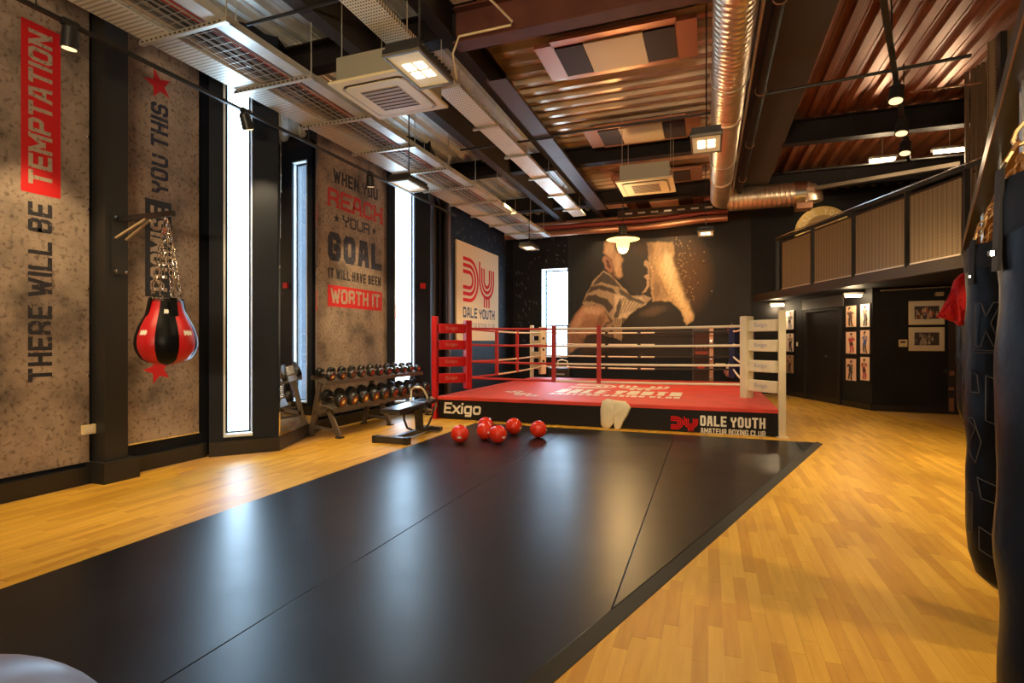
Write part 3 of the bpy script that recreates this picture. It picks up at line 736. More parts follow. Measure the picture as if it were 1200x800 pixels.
# paint flecks on the dark walls (printed spatter)
rnd = random.Random(3); mb = MB(); mb2 = MB()
for k in range(150):
    v, z = rnd.uniform(10.9, 15.0), rnd.uniform(1.6, 4.3)
    l, a = rnd.uniform(.03, .11), rnd.gauss(1.3, .35)
    mb.bar((-5.558, v, z), (-5.558, v+l*math.cos(a), z+l*math.sin(a)), .012, .002, up=(1, 0, 0))
for k in range(150):
    u, z = rnd.uniform(-5.5, -2.6), rnd.uniform(1.3, 4.5)
    if wl.x-.1 < u < wr.x+.1 and z0b-.1 < z < z1b+.1: continue
    l, a = rnd.uniform(.03, .12), rnd.gauss(1.9, .35)
    mb2.bar((u, WB-.002, z), (u+l*math.cos(a), WB-.002, z+l*math.sin(a)), .012, .002, up=(0, 1, 0))
FLK = M('fleck_print', (.16, .17, .18), .7)
for m_, nm in ((mb, 'wall_left'), (mb2, 'wall_back')):
    o = m_.build('spatter_print', FLK); tag(o, 'printed pale spatter flecks on the dark %s wall' % ('left' if nm == 'wall_left' else 'back'), 'wall print', kind='stuff')

# =================================================================== MURAL
O = on_v(640, 450, WB); Q = on_v(880, 450, WB); Zt = on_v(740, 255, WB).z
# horizontal position is linear in the print, so the pixel grid is mapped back exactly
u0, u1, z0, z1 = wr.x+.02, Q.x, .9, 4.75
def mural(X, Y):
    U_ = u0+X*(u1-u0); Z_ = z0+Y*(z1-z0); x = U_*CS+WB*SN; d = -U_*SN+WB*CS
    PX = (600+F*x/d-640)*4.445; PY = (400-(Z_-EYE)*F/d-270)*4.445
    TX = 5*np.sin(PY/17+2*np.sin(PX/23))+3*np.sin(PY/6.3+PX/11)+2*np.sin(PY/3.1-PX/5); TY = 4*np.sin(PX/15+2*np.sin(PY/19))+3*np.sin(PX/5.7-PY/9)
    PX0, PY0 = PX, PY; PX, PY = PX+TX*.38, PY+TY*.38
    C = np.zeros(X.shape+(3,)); C[:] = (.018, .014, .013)
    g = np.clip(1-(PX-120)/160, 0, 1)[..., None]; C = C*(1-g)+np.array((.02, .027, .036))*g
    C = blob(C, PX, PY, 700, 230, 190, 250, (.17, .085, .03), .9)
    # arm
    C = lay(C, PX, PY, [(200,380),(160,430),(125,490),(112,560),(118,640),(190,590),(215,545),(290,525),(330,470),(300,400)], (.42, .24, .15), 14)
    C = lay(C, PX, PY, [(200,400),(175,440),(250,430),(300,450),(300,410),(250,390)], (.55, .35, .24), 14, .8)
    C = lay(C, PX, PY, [(180,560),(250,540),(300,540),(320,620),(180,650)], (.06, .04, .035), 30, .8)
    C = lay(C, PX, PY, [(190,470),(250,460),(300,500),(240,510),(180,500)], (.30, .16, .10), 18, .7)
    # shirt
    C = lay(C, PX, PY, [(300,205),(255,250),(225,300),(188,378),(200,400),(255,385),(310,420),(345,475),(400,480),(450,420),(520,385),(550,350),(500,335),(440,340),(395,290),(350,240)], (.36, .27, .18), 6)
    C = lay(C, PX, PY, [(360,330),(400,320),(440,350),(500,350),(520,380),(470,410),(410,470),(350,470),(355,390)], (.62, .50, .35), 14, .9)
    for pl in ([(300,215),(270,250),(240,290),(290,270),(360,290),(390,300),(350,250)], [(232,290),(215,330),(270,305),(330,320),(372,335),(345,300),(280,285)],
               [(215,340),(195,372),(240,368),(300,395),(330,430),(352,400),(320,360),(260,335)], [(380,300),(450,345),(520,375),(500,385),(430,360),(380,330)], [(365,400),(350,470),(372,460),(395,390),(390,350)], [(430,300),(480,340),(520,330),(470,290)]):
        C = lay(C, PX, PY, pl, (.035, .03, .035), 8, .9)
    for k in range(7): C = lay(C, PX, PY, [(400+k*16,350+k*5),(410+k*16,352+k*5),(375+k*14,440-k*4),(370+k*14,438-k*4)], (.12, .09, .07), 6, .7)
    # head
    C = lay(C, PX, PY, [(303,70),(300,125),(330,150),(345,200),(340,235),(372,262),(402,248),(430,200),(500,120),(520,60),(520,40),(400,40),(305,45)], (.035, .022, .018), 6)
    C = lay(C, PX, PY, [(303,60),(302,120),(338,150),(352,195),(358,225),(380,252),(398,235),(392,190),(404,150),(385,130),(360,100),(356,60)], (.50, .30, .17), 14)
    C = lay(C, PX, PY, [(296,138),(293,160),(310,200),(335,225),(350,215),(345,175),(325,142),(308,134)], (.36, .17, .11), 6)
    C = lay(C, PX, PY, [(308,155),(318,185),(332,205),(338,190),(328,165),(316,150)], (.12, .05, .035), 6)
    # dark opponent shoulder and head between
    C = lay(C, PX, PY, [(405,160),(395,200),(400,250),(440,300),(480,330),(530,330),(520,250),(530,180),(528,60),(430,60),(410,110)], (.03, .019, .016), 16)
    C = lay(C, PX, PY, [(512,160),(506,180),(525,195),(530,225),(512,240),(528,258),(522,290),(500,330),(520,318),(540,285),(538,230),(536,170),(524,150)], (.55, .36, .22), 5, .85)
    # bright bag with dust
    C = lay(C, PX, PY, [(526,62),(662,60),(668,110),(660,160),(680,230),(700,300),(720,350),(770,440),(765,470),(728,492),(700,430),(655,372),(600,365),(560,372),(548,330),(545,230),(536,160)], (.60, .40, .20), 10)
    C = lay(C, PX, PY, [(600,130),(655,120),(662,170),(690,250),(708,310),(740,390),(765,440),(735,478),(690,390),(650,320),(610,250),(590,180)], (.95, .72, .38), 30, .95)
    C = lay(C, PX, PY, [(530,62),(560,62),(562,180),(600,260),(640,340),(600,362),(560,370),(545,240)], (.34, .21, .11), 12, .7)
    rs = np.random.RandomState(2)
    for k in range(130):
        a = rs.uniform(0, 1); cx = 555+a*190+rs.normal(0, 18); cy = 180+a*200+rs.normal(0, 45)
        C = blob(C, PX, PY, cx, cy, rs.uniform(2.5, 7), rs.uniform(2, 4), (.25, .13, .06) if k % 2 else (.9, .62, .3), .6, rs.uniform(0, 3), 2)
    for k in range(60):
        a = rs.uniform(0, 1); C = blob(C, PX, PY, 670+a*60+rs.exponential(30), 60+a*300+rs.normal(0, 30), 4, 4, (.6, .38, .18), .6, 0, 2)
    for (cx, cy, rx_, ry_, col, op, an) in ((150, 560, 50, 60, (.20, .11, .07), .7, 0), (235, 420, 50, 22, (.62, .42, .30), .7, .2), (170, 470, 22, 60, (.58, .38, .27), .6, .5), (285, 470, 26, 50, (.16, .085, .055), .7, .3),
                                         (330, 95, 26, 40, (.66, .44, .27), .6, 0), (372, 170, 22, 60, (.62, .42, .26), .6, .1), (352, 235, 16, 30, (.2, .11, .07), .6, 0), (640, 190, 30, 100, (1.0, .86, .55), .8, -.15), (690, 330, 22, 80, (1.0, .8, .45), .7, -.5),
                                         (590, 110, 30, 60, (.62, .42, .24), .5, 0), (575, 310, 26, 50, (.16, .09, .05), .6, 0)):
        C = blob(C, PX, PY, cx, cy, rx_, ry_, col, op, an, 1.2)
    # big dark glove
    C = lay(C, PX, PY, [(380,530),(400,480),(450,430),(510,395),(580,368),(640,372),(690,405),(718,460),(730,530),(725,600),(560,640),(400,600)], (.022, .014, .011), 8)
    C = blob(C, PX, PY, 560, 420, 90, 30, (.16, .10, .07), .6, -.25)
    C = lay(C, PX, PY, [(288,510),(310,480),(345,465),(400,455),(420,460),(390,500),(375,545),(330,560),(295,540)], (.12, .09, .07), 6)
    C = lay(C, PX, PY, [(300,520),(320,490),(350,475),(340,500),(325,535)], (.38, .26, .18), 8, .8)
    for k in range(5): C = lay(C, PX, PY, [(345+k*11,455),(350+k*11,455),(362+k*8,560+k*4),(356+k*8,560)], (.6, .45, .28), 4, .7)
    # legs / torso in the dark
    C = lay(C, PX, PY, [(440,730),(500,640),(520,690),(480,780),(440,790)], (.10, .055, .035), 20, .8)
    C = lay(C, PX, PY, [(640,770),(670,745),(680,790),(640,800)], (.18, .09, .05), 14, .8)
    C = blob(C, PX, PY, 500, 90, 70, 60, (.07, .035, .02), .6)
    strk = 1+.08*np.sin(PX0/4.2+PY0/31+1.5*np.sin(PY0/20))*np.sin(PY0/13+PX0/27)+.04*np.sin(PX0/1.9+PY0/7)
    f = (rs.rand(*X.shape)*.16+.92)*strk; return np.clip(C*f[..., None]*np.array((1.12, 1.0, .9)), 0, 1)
mu = painted('boxer_mural', (u0, WB-.012, z0), (u1-u0, 0, 0), (0, 0, z1-z0), 420, 300, mural, rough=.45)
tag(mu, 'large wall print of a boxer in a striped shirt punching a bag', 'mural')
bp_ = MB().box(u0, u1, WB-.011, WB, z0, z1)
o = bp_.build('backing_board', BLACKWALL); o.parent = mu

# =================================================================== BOXING RING
R0, R1, V0, V1, PH = -4.5, .97, 8.32, 13.8, .39
ring = thing('boxing_ring', 'boxing ring with red canvas, black skirt, red and cream corners', 'boxing ring', ((R0+R1)/2, (V0+V1)/2, 0))
MB().box(R0+.08, R1-.08, V0+.08, V1-.08, .004, PH-.04).build('platform', DARKBR, ring)
MB().box(R0+.03, R1-.03, V0+.03, V1-.03, PH-.04, PH).build('canvas', CANVAS, ring, bevel=.012)
for nm, b in (('front', (R0+.05, R1-.05, V0+.02, V0+.05)), ('right', (R1-.05, R1-.02, V0+.05, V1-.05)), ('left', (R0+.02, R0+.05, V0+.05, V1-.05)), ('back', (R0+.05, R1-.05, V1-.05, V1-.02))):
    MB().box(*b, .01, PH-.035).build('skirt', APRON, ring)
MB().box(R0+.04, R1-.04, V0+.012, V0+.03, PH-.055, PH-.003).build('canvas_edge', CANVAS, ring, bevel=.004)
vf = V0+.016
def atext(s, px0, pyt, pyb, px1, mat, bold=.02, lean=0, wt=.19):
    a = on_v(px0, pyt, vf); b_ = on_v(px0, pyb, vf); c = on_v(px1, 400, vf)
    return block('lettering', s, (b_.x, vf, b_.z), (c.x-b_.x, 0, 0), (0, 0, a.z-b_.z), mat, ring, weight=wt, lean=lean)
atext('Exigo', 520, 471, 487.5, 563, WHITEP, .03, .1)
atext('DALE YOUTH', 820.5, 486.5, 498.5, 897, WHITEP, .03); atext('AMATEUR BOXING CLUB', 821, 501, 507.5, 897, WHITEP, wt=.16)
a = on_v(786, 487, vf); b_ = on_v(786, 503.5, vf); c = on_v(818, 400, vf)
logo('emblem', (b_.x, vf, b_.z), (c.x-b_.x, 0, 0), (0, 0, a.z-b_.z), REDP, ring)
# canvas print
zc = PH+.001
a = on_z(668, 465, zc); 
block('canvas_print', 'DALE YOUTH', (-2.75, 9.75, zc), (2.3, 0, 0), (0, .75, 0), WHITEP, ring, t=.001, weight=.2)
logo('canvas_print', (-2.75, 10.7, zc), (2.0, 0, 0), (0, 1.2, 0), WHITEP, ring, t=.001)
block('canvas_print', 'AMATEUR BOXING CLUB', (-2.75, 9.35, zc), (2.3, 0, 0), (0, .28, 0), WHITEP, ring, t=.001, weight=.18)
text_obj('canvas_print', 'Exigo', (-3.75, 9.5, zc), (.75, -.75, 0), (.3, .3, 0), WHITEP, ring, t=.001, bold=.02)
HT = [.70, .99, 1.29, 1.58]
corners = [((R0, V0), (1, 1), RED, 'red'), ((R1, V0), (-1, 1), CREAMPAD, 'cream'), ((R0, V1), (1, -1), CREAMPAD, 'cream'), ((R1, V1), (-1, -1), M('blue_vinyl', (.012, .022, .09), .4), 'blue')]
TT = .42; inner = []
for (cu_, cv_), (su, sv), m_, cn in corners:
    MB().box(cu_-.045, cu_+.045, cv_-.045, cv_+.045, 0, 1.79).build('post', m_, ring, bevel=.006, label='%s corner post' % cn)
    iu, iv = cu_+su*TT, cv_+sv*TT; inner.append((iu, iv))
    dg_ = Vector((su, sv, 0)).normalized(); pr = Vector((-dg_.y, dg_.x, 0))
    mb = MB(); P = Vector((iu, iv, 0))
    q4 = [P-pr*.085-dg_*.05, P+pr*.085-dg_*.05, P+pr*.085+dg_*.07, P-pr*.085+dg_*.07]
    mb.hull8([p+Vector((0, 0, .5)) for p in q4]+[p+Vector((0, 0, 1.73)) for p in q4])
    mb.build('corner_pad', m_, ring, bevel=.02, label='%s upright corner cushion' % cn)
    for hz in HT:
        a, b_ = Vector((cu_, cv_, hz))+dg_*.06, P+Vector((0, 0, hz))-dg_*.05
        mb = MB().bar(a, b_, .09, .17); mb.build('turnbuckle_pad', m_, ring, bevel=.015, label='%s turnbuckle cushion' % cn)
        # print on the side seen from the front
        sd = pr if pr.y < 0 else -pr
        ln = (b_-a); r = ln if ln.x > 0 else -ln; st = a if ln.x > 0 else b_
        if cv_ == V0: text_obj('pad_lettering', 'Exigo', st+r*.25+sd*.046-Vector((0, 0, .035)), r*.45, (0, 0, .075), M('pad_print_%s' % cn, (.62, .2, .17) if cn == 'red' else (.35, .33, .42), .5), ring, bold=.01)
    for hz in HT[1:]:
        mb = MB(); z = hz-.15
        sd = dg_*.072
        q4 = [P-pr*.03+sd, P+pr*.03+sd, P+pr*.03+sd-dg_*.004, P-pr*.03+sd-dg_*.004]
        if cn == 'cream': mb.hull8([p+Vector((0, 0, z-.03)) for p in q4]+[p+Vector((0, 0, z+.03)) for p in q4]); mb.build('buckle', STEELBLK, ring)
(la, ra, lb, rb) = inner
def rope(P, Q, cuts, sag=.02):
    """cuts: list of (from, to, material)"""
    P, Q = Vector(P), Vector(Q)
    for t0, t1, m_ in cuts:
        pts = [P.lerp(Q, t)-Vector((0, 0, sag*4*t*(1-t))) for t in np.linspace(t0, t1, 9)]
        MB().tube(pts, .019, 8).build('rope', m_, ring, smooth=True)
kf = (-2.46+4.08)/(ra[0]-la[0])
BLKROPE = M('black_rope_cover', (.02, .016, .015), .6)
for z in HT:
    rope((la[0]+.06, la[1], z), (ra[0]-.06, ra[1], z), [(0, kf, REDROPE), (kf, 1, WHITEROPE)])
    rope((la[0], la[1]+.06, z), (lb[0], lb[1]-.06, z), [(0, .30, REDROPE), (.30, 1, WHITEROPE)], .03)
    rope((lb[0]+.06, lb[1], z), (rb[0]-.06, rb[1], z), [(0, .62, WHITEROPE), (.62, 1, BLKROPE)])
    rope((ra[0], ra[1]+.06, z), (rb[0], rb[1]-.06, z), [(0, 1, WHITEROPE)])
for u in (-2.46, -1.69):
    MB().box(u-.035, u+.035, la[1]-.025, la[1]+.025, .66, 1.62).build('rope_spacer', REDROPE, ring, bevel=.01)
for v in (10.18, 11.43):
    MB().box(la[0]-.03, la[0]+.03, v-.035, v+.035, .66, 1.60).build('rope_spacer', REDROPE, ring, bevel=.01)
for px in (711, 749):
    q = on_v(px, 400, lb[1])
    for z in HT: MB().box(q.x-.04, q.x+.04, lb[1]-.03, lb[1]+.03, z-.035, z+.005).build('rope_clip', STEELBLK, ring)
# wooden plinth strip and foot bases
for (cu_, cv_), _, m_, cn in corners: MB().box(cu_-.08, cu_+.08, cv_-.06, cv_+.1, 0, .012).build('foot_plate', m_, ring)

# towel over the front edge
def V2(px, py, v=V0-.03): q = on_v(px, py, v); return q
tw = MB(); out = [(706,470),(712,467.5),(718,469),(722,470),(731,471.5),(736,474),(738.5,477.5),(735,486),(730,494),(727,502),(724,504),(721,502.5),(719.5,495),(716,499),(712,503.5),(707,502),(704.5,497),(704,480)]
cx_, cy_ = 720, 484
tw = MB(); pts = [V2(*p) for p in out]; n = len(pts)
rings_ = [1, .92, .7, .4, .0]
for kk, sc in enumerate(rings_[:-1]):
    for p in out:
        x, y = cx_+(p[0]-cx_)*sc, cy_+(p[1]-cy_)*sc; q = V2(x, y); q.y -= .012*math.sin(x*1.1)+.02*(1-sc)+.01; 
        if kk == 0: q.y = V0-.01
        tw.v.append(tuple(q))
q = V2(cx_, cy_); q.y -= .035; tw.v.append(tuple(q))
for kk in range(len(rings_)-2):
    for i in range(n): j = (i+1) % n; tw.f.append((kk*n+i, kk*n+j, (kk+1)*n+j, (kk+1)*n+i)); tw.m.append(0)
kk = len(rings_)-2
for i in range(n): tw.f.append((kk*n+i, kk*n+(i+1) % n, len(tw.v)-1)); tw.m.append(0)
# flap lying back on the canvas
a, b_ = V2(706, 471), V2(736, 475); k = len(tw.v)
tw.v += [(a.x, V0-.012, a.z-.02), (b_.x, V0-.012, b_.z), (b_.x-.05, V0+.1, PH+.03), (a.x+.02, V0+.1, PH+.05)]; tw.f.append((k, k+1, k+2, k+3)); tw.m.append(0)
o = tw.build('towel', M('cream_towel', (.72, .62, .43), .9, bump=.3, bscale=60), smooth=True)
sm = o.modifiers.new('thick', 'SOLIDIFY'); sm.thickness = .012
tag(o, 'cream towel draped over the front edge of the ring canvas', 'towel')

# medicine balls
protoB = None
balls = [(539,508.2,10.2,'leftmost red medicine ball, nearest the weight bench'), (569,498,9.6,'red medicine ball furthest back in the cluster by the ring skirt'), (568.6,504.6,9.8,'red medicine ball just in front of the rearmost one, middle of the cluster'),
         (583.5,508.4,10.4,'red medicine ball at the front right of the tight cluster'), (602,499.2,9.6,'red medicine ball standing singly between the cluster and the last ball'), (631,502.6,10,'rightmost red medicine ball, apart from the others')]
BR = .117
bm_ = MB(); bm_.lathe([(BR*math.sin(t)+.0005, -BR*math.cos(t)) for t in np.linspace(0, math.pi, 19)], seg=28)
BALL = M('red_ball_rubber', (.66, .03, .010), .22)
shell = bm_.mesh('ball_shell', BALL, smooth=True)
for i, (px, py, r, lb) in enumerate(balls):
    q = on_z(px, py, BR+.022)
    t = thing('medicine_ball', lb, 'ball', (q.x, q.y, .022), group='red medicine balls in front of the ring')
    s_ = bpy.data.objects.new('shell', shell); COL.objects.link(s_); s_.parent = t; s_.location = (0, 0, BR)
    mk = MB()
    az = -1.2+i*.25; el = -.25+.1*(i % 3)
    nrm = Vector((math.cos(az)*math.cos(el), math.sin(az)*math.cos(el), math.sin(el))); e1 = Vector((-math.sin(az), math.cos(az), 0)); e2 = nrm.cross(e1)
    k0 = 0
    for a_ in range(5):
        for b__ in range(3):
            p = (nrm+e1*(a_-2)*.11+e2*(b__-1)*.1).normalized()*(BR*1.004); mk.v.append((p.x, p.y, p.z+BR))
    for a_ in range(4):
        for b__ in range(2): q0 = a_*3+b__; mk.f.append((q0, q0+3, q0+4, q0+1)); mk.m.append(0)
    o = mk.build('print_mark', WHITEP); o.parent = t
    mk2 = MB().tube([(BR*1.002*math.cos(a), 0+BR*1.002*math.sin(a)*math.cos(.6+i), BR+BR*1.002*math.sin(a)*math.sin(.6+i)) for a in np.linspace(0, 2*math.pi, 33)[:-1]], .0012, 4, closed=True)
    o = mk2.build('seam', M('dark_red_seam', (.2, .01, .01), .5)); o.parent = t

# rubber mats
e0 = -3.57; e1_, e2_, e3_ = -2.0, -.45, 1.10
def rx(v): return -.665+(v-2.0)/5.98*1.995
def vy(u): return 2.0+(u+.665)/1.995*5.98
def mat_(poly, lb):
    o = MB().prism(poly, 0, .021).build('rubber_mat', RUB, bevel=.003); tag(o, lb, 'mat', 'black rubber gym mats laid side by side')
VT = 7.98; g = .002
mat_([(e0, -2.5), (e1_-g, -2.5), (e1_-g, VT), (e0, VT)], 'black rubber gym mat strip along the left wood floor')
mat_([(e1_+g, -1.99-.0), (e2_-g, vy(e2_)), (e2_-g, VT), (e1_+g, VT)], 'middle black rubber gym mat strip between the two seams')
mat_([(e2_+g, vy(e2_)+.02), (e3_-g, vy(e3_)), (e3_-g, VT), (e2_+g, VT)], 'right black rubber gym mat strip ending on the slanted edge')
mat_([(e3_+g, vy(e3_)+.02), (rx(VT), VT), (e3_+g, VT)], 'small black rubber mat offcut at the point beside the ring corner')
# edge ramp
P, Q = Vector((rx(-2.5), -2.5, 0)), Vector((rx(VT+.05), VT+.05, 0)); e = (Q-P).normalized(); n = Vector((e.y, -e.x, 0))
mb = MB(); mb.v = [tuple(p) for p in (P+n*.004, Q+n*.004, Q+n*.075, P+n*.075, P+n*.004+Vector((0,0,.024)), Q+n*.004+Vector((0,0,.024)), Q+n*.075+Vector((0,0,.003)), P+n*.075+Vector((0,0,.003)))]
for q in ((3,2,1,0),(4,5,6,7),(0,1,5,4),(1,2,6,5),(2,3,7,6),(3,0,4,7)): mb.f.append(q); mb.m.append(0)
tag(mb.build('mat_edging', M('edge_ramp_rubber', (.012, .010, .008), .5, spec=.3)), 'thin black sloped edging along the slanted side of the mats', 'edging')

# exercise ball at the bottom left corner
gx, gy = c2r(-1.12, 1.0); GR = .345
t = thing('exercise_ball', 'pale blue-grey exercise ball in the bottom left corner', 'ball', (gx, gy, .02))
MB().lathe([(GR*math.sin(a)+.0005, gy*0-GR*math.cos(a)+GR+.02) for a in np.linspace(0, math.pi, 33)], (gx, gy, 0), seg=48).build('shell', M('pale_blue_vinyl', (.17, .20, .36), .35), t, smooth=True)
MB().lathe([(.012, 0), (.012, .008), (.004, .01)], (gx, gy-GR+.0, GR), 'y', 10).build('valve', WHITEP, t)

# =================================================================== DUMBBELL RACK
rk = thing('dumbbell_rack', 'two-tier grey steel dumbbell rack in front of the printed panel', 'rack', (-5.1, 7.4, 0))
RV0, RV1 = 6.1, 8.75
def tier(zc_, uc, w_, tilt):
    du, dz = w_/2*math.cos(tilt), w_/2*math.sin(tilt)
    return [Vector((uc-du, 0, zc_+dz)), Vector((uc+du, 0, zc_-dz))]
for k, v in enumerate((6.16, 7.42, 8.68)):
    MB().bar((-5.33, v, .02), (-5.16, v, .80), .07, .04, up=(0, 1, 0)).build('rear_upright', RACKM, rk, bevel=.004)
    MB().bar((-4.84, v, .02), (-5.02, v, .40), .07, .04, up=(0, 1, 0)).build('front_leg', RACKM, rk, bevel=.004)
    MB().bar((-5.26, v, .33), (-4.98, v, .40), .04, .05).build('bracket', RACKM, rk)
    MB().bar((-5.30, v, .14), (-4.90, v, .10), .03, .04).build('foot_tie', RACKM, rk)
    for u in (-5.34, -4.83): MB().box(u-.05, u+.05, v-.04, v+.04, 0, .018).build('foot', BLACKR, rk, bevel=.004)
tiers = [(.80, -5.13, .27), (.44, -4.98, .27)]
for zc_, uc, w_ in tiers:
    a, b_ = tier(zc_, uc, w_, .28)
    for p in (a, b_): MB().bar((p.x, RV0, p.z), (p.x, RV1, p.z), .03, .055).build('shelf_rail', RACKM, rk)
    MB().hull8([(a.x, RV0, a.z-.02), (b_.x, RV0, b_.z-.02), (b_.x, RV1, b_.z-.02), (a.x, RV1, a.z-.02), (a.x, RV0, a.z-.012), (b_.x, RV0, b_.z-.012), (b_.x, RV1, b_.z-.012), (a.x, RV1, a.z-.012)]).build('shelf_tray', RACKM, rk)
HEAD = M('black_urethane', (.013, .012, .013), .3); CAP = M('dull_red_cap', (.26, .045, .03), .3, .4)
def dumbbell(r, half):
    t = thing('dumbbell', 'x', 'dumbbell')
    MB().lathe([(.016, -half*.55), (.019, 0), (.016, half*.55)], axis='x', seg=10).build('handle', CHROME, t, smooth=True)
    for s_ in (-1, 1):
        pr = [(r*.55, half*.42), (r*.93, half*.46), (r, half*.55), (r, half*.88), (r*.9, half*.97), (r*.7, half)]
        pr = [(a, s_*b) for a, b in pr]
        if s_ < 0: pr = pr[::-1]
        h = MB().lathe(pr, axis='x', seg=18).build('head', HEAD, t, smooth=True)
        cp = [(r*.68, half*.985), (r*.66, half*1.03), (r*.45, half*1.03)]
        cp = [(a, s_*b) for a, b in cp]
        if s_ < 0: cp = cp[::-1]
        MB().lathe(cp, axis='x', seg=18).build('end_ring', CAP, h)
        MB().lathe([(r*.3, s_*half*1.0), (r*.3, s_*half*1.04)][::s_], axis='x', seg=14).build('end_cap', CHROME, h)
    return t
pD = [dumbbell(.067, .135), dumbbell(.094, .17)]
used = [False, False]
ordn = ['first', 'second', 'third', 'fourth', 'fifth', 'sixth', 'seventh', 'eighth', 'ninth', 'tenth', 'eleventh']
for ti, cnt in ((0, 11), (1, 10)):
    zc_, uc, w_ = tiers[ti]; r = (.067, .094)[ti]
    for i in range(cnt):
        o = pD[ti] if not used[ti] else copy_tree(pD[ti]); used[ti] = True
        v = RV0+.12+i*(RV1-RV0-.24)/(cnt-1); k = 1+(.03*(i-5)/5 if ti == 0 else 0)
        o.location = (uc, v, zc_+r*.8+.03); o.rotation_euler = (0, .28, 0)
        o['label'] = '%s dumbbell from the near end on the %s of the rack' % (ordn[i], ('upper tier', 'lower tier')[ti]); o['category'] = 'dumbbell'
        o['group'] = ('small round black dumbbells on the upper tier', 'larger round black dumbbells on the lower tier')[ti]

# =================================================================== WEIGHT BENCH
bn_ = thing('weight_bench', 'black padded weight bench standing in front of the dumbbell rack', 'bench', (-3.92, 6.6, 0))
BF = M('bench_frame_black', (.035, .028, .024), .35)
def bb(n, a, b_, w_, h, m_=BF, bev=.005): return MB().bar(a, b_, w_, h).build(n, m_, bn_, bevel=bev)
bb('foot_bar', (-4.18, 6.08, .05), (-3.70, 6.08, .05), .09, .08); bb('foot_bar', (-4.08, 7.12, .045), (-3.74, 7.12, .045), .07, .06)
for u in (-4.18, -3.70): MB().box(u-.03, u+.03, 6.03, 6.13, .0, .095).build('end_cap', BLACKR, bn_)
bb('base_tube', (-3.93, 6.1, .06), (-3.91, 7.1, .06), .08, .06)
bb('post', (-3.92, 6.78, .07), (-3.92, 6.74, .42), .10, .07)
bb('seat_support', (-3.92, 6.25, .38), (-3.92, 7.05, .42), .06, .05)
MB().tube([(-3.99, 6.46, .38), (-3.99, 6.48, .25), (-3.99, 6.56, .13), (-3.99, 6.72, .07)], .016, 8).build('brace', BF, bn_, smooth=True)
MB().tube([(-3.85, 7.08, .38), (-3.85, 7.03, .24), (-3.85, 6.92, .14), (-3.85, 6.80, .08)], .016, 8).build('brace', BF, bn_, smooth=True)
PADM = M('bench_pad_vinyl', (.02, .022, .028), .25)
bb('seat_pad', (-3.92, 6.0, .43), (-3.92, 6.68, .455), .30, .06, PADM, .02); bb('back_pad', (-3.92, 6.71, .455), (-3.92, 7.06, .475), .28, .06, PADM, .02)
MB().tube([(-4.18, 6.98, .42), (-4.2, 7.02, .62), (-4.15, 7.03, .66), (-4.04, 7.04, .66), (-4.0, 7.05, .62), (-3.95, 7.06, .52), (-3.93, 7.04, .44)], .018, 8).build('handle', M('pale_steel_tube', (.5, .42, .3), .3, .5), bn_, smooth=True)
MB().tube([(-3.90, 7.06, .52), (-3.84, 7.09, .48), (-3.82, 7.10, .40), (-3.85, 7.08, .32), (-3.93, 7.02, .34)], .018, 8).build('handle', M('pale_steel_tube', (.5, .42, .3), .3, .5), bn_, smooth=True)
MB().tube([(-4.08, 7.12, .05), (-4.08, 7.0, .3), (-4.0, 6.9, .38)], .014, 8).build('brace', BF, bn_)

# =================================================================== CEILING THINGS
STRUT = M('strut_channel', (.66, .6, .5), .4, .8)
def tray(name, label, u0, u1, v0, v1, z, mat, lip=.05, cat='cable tray', seams=True):
    t = thing(name, label, cat, ((u0+u1)/2, (v0+v1)/2, z))
    L_ = 3.0; v = v0
    while v < v1-.01:
        ve = min(v+L_, v1)
        MB().box(u0, u1, v, ve-.006, z, z+.004).box(u0-.002, u0+.002, v, ve-.006, z, z+lip).box(u1-.002, u1+.002, v, ve-.006, z, z+lip).build('tray_section', mat, t); v = ve
    return t
ZTR = 4.17
tray('cable_tray', 'wide perforated cable tray nearest the left wall', -4.97, -4.64, -1, 13.9, ZTR, TRAYP)
WIRE = M('basket_wire', (.4, .36, .28), .4, .7)
MBk = thing('basket_tray', 'wire basket tray full of cables between the perforated trays', 'cable tray', (-4.4, 6, ZTR))
for u in np.linspace(-4.60, -4.2, 7): MB().tube([(u, 0, ZTR+.002), (u, 14, ZTR+.002)], .0028, 4).build('wire', WIRE, MBk)
mb = MB()
v = 0
while v < 14: mb.box(-4.6, -4.2, v, v+.0045, ZTR-.002, ZTR+.002); v += .1
o = mb.build('cross_wire', WIRE, MBk); o['kind'] = 'stuff'
REDC = M('red_cable', (.38, .02, .015), .5); GREYC = M('grey_cable', (.22, .2, .18), .5); TANC = M('tan_cable', (.45, .36, .24), .5)
rc = random.Random(8)
cab = [(-4.57, TANC, .018), (-4.53, GREYC, .014), (-4.50, STEELBLK, .012), (-4.47, GREYC, .012), (-4.44, TANC, .01), (-4.40, STEELBLK, .014), (-4.36, GREYC, .01), (-4.32, STEELBLK, .012), (-4.28, REDC, .008), (-4.255, TANC, .009), (-4.23, REDC, .008), (-4.21, GREYC, .008)]
names = {'tan_cable': 'tan', 'grey_cable': 'grey', 'black_steel': 'black', 'red_cable': 'red'}
cn_ = {}
for i, (u, m_, r) in enumerate(cab):
    cn_[m_.name] = cn_.get(m_.name, 0)+1
    pts = [(u+rc.uniform(-.012, .012), v, ZTR+.02+rc.uniform(0, .02)) for v in np.linspace(0, 13.8, 24)]
    o = MB().tube(pts, r, 6).build('cable', m_, smooth=True); tag(o, '%s cable in the wire basket tray, %s of its colour from the wall' % (names[m_.name], ['first', 'second', 'third', 'fourth'][cn_[m_.name]-1]), 'cable', 'cables in the basket tray %s' % names[m_.name])
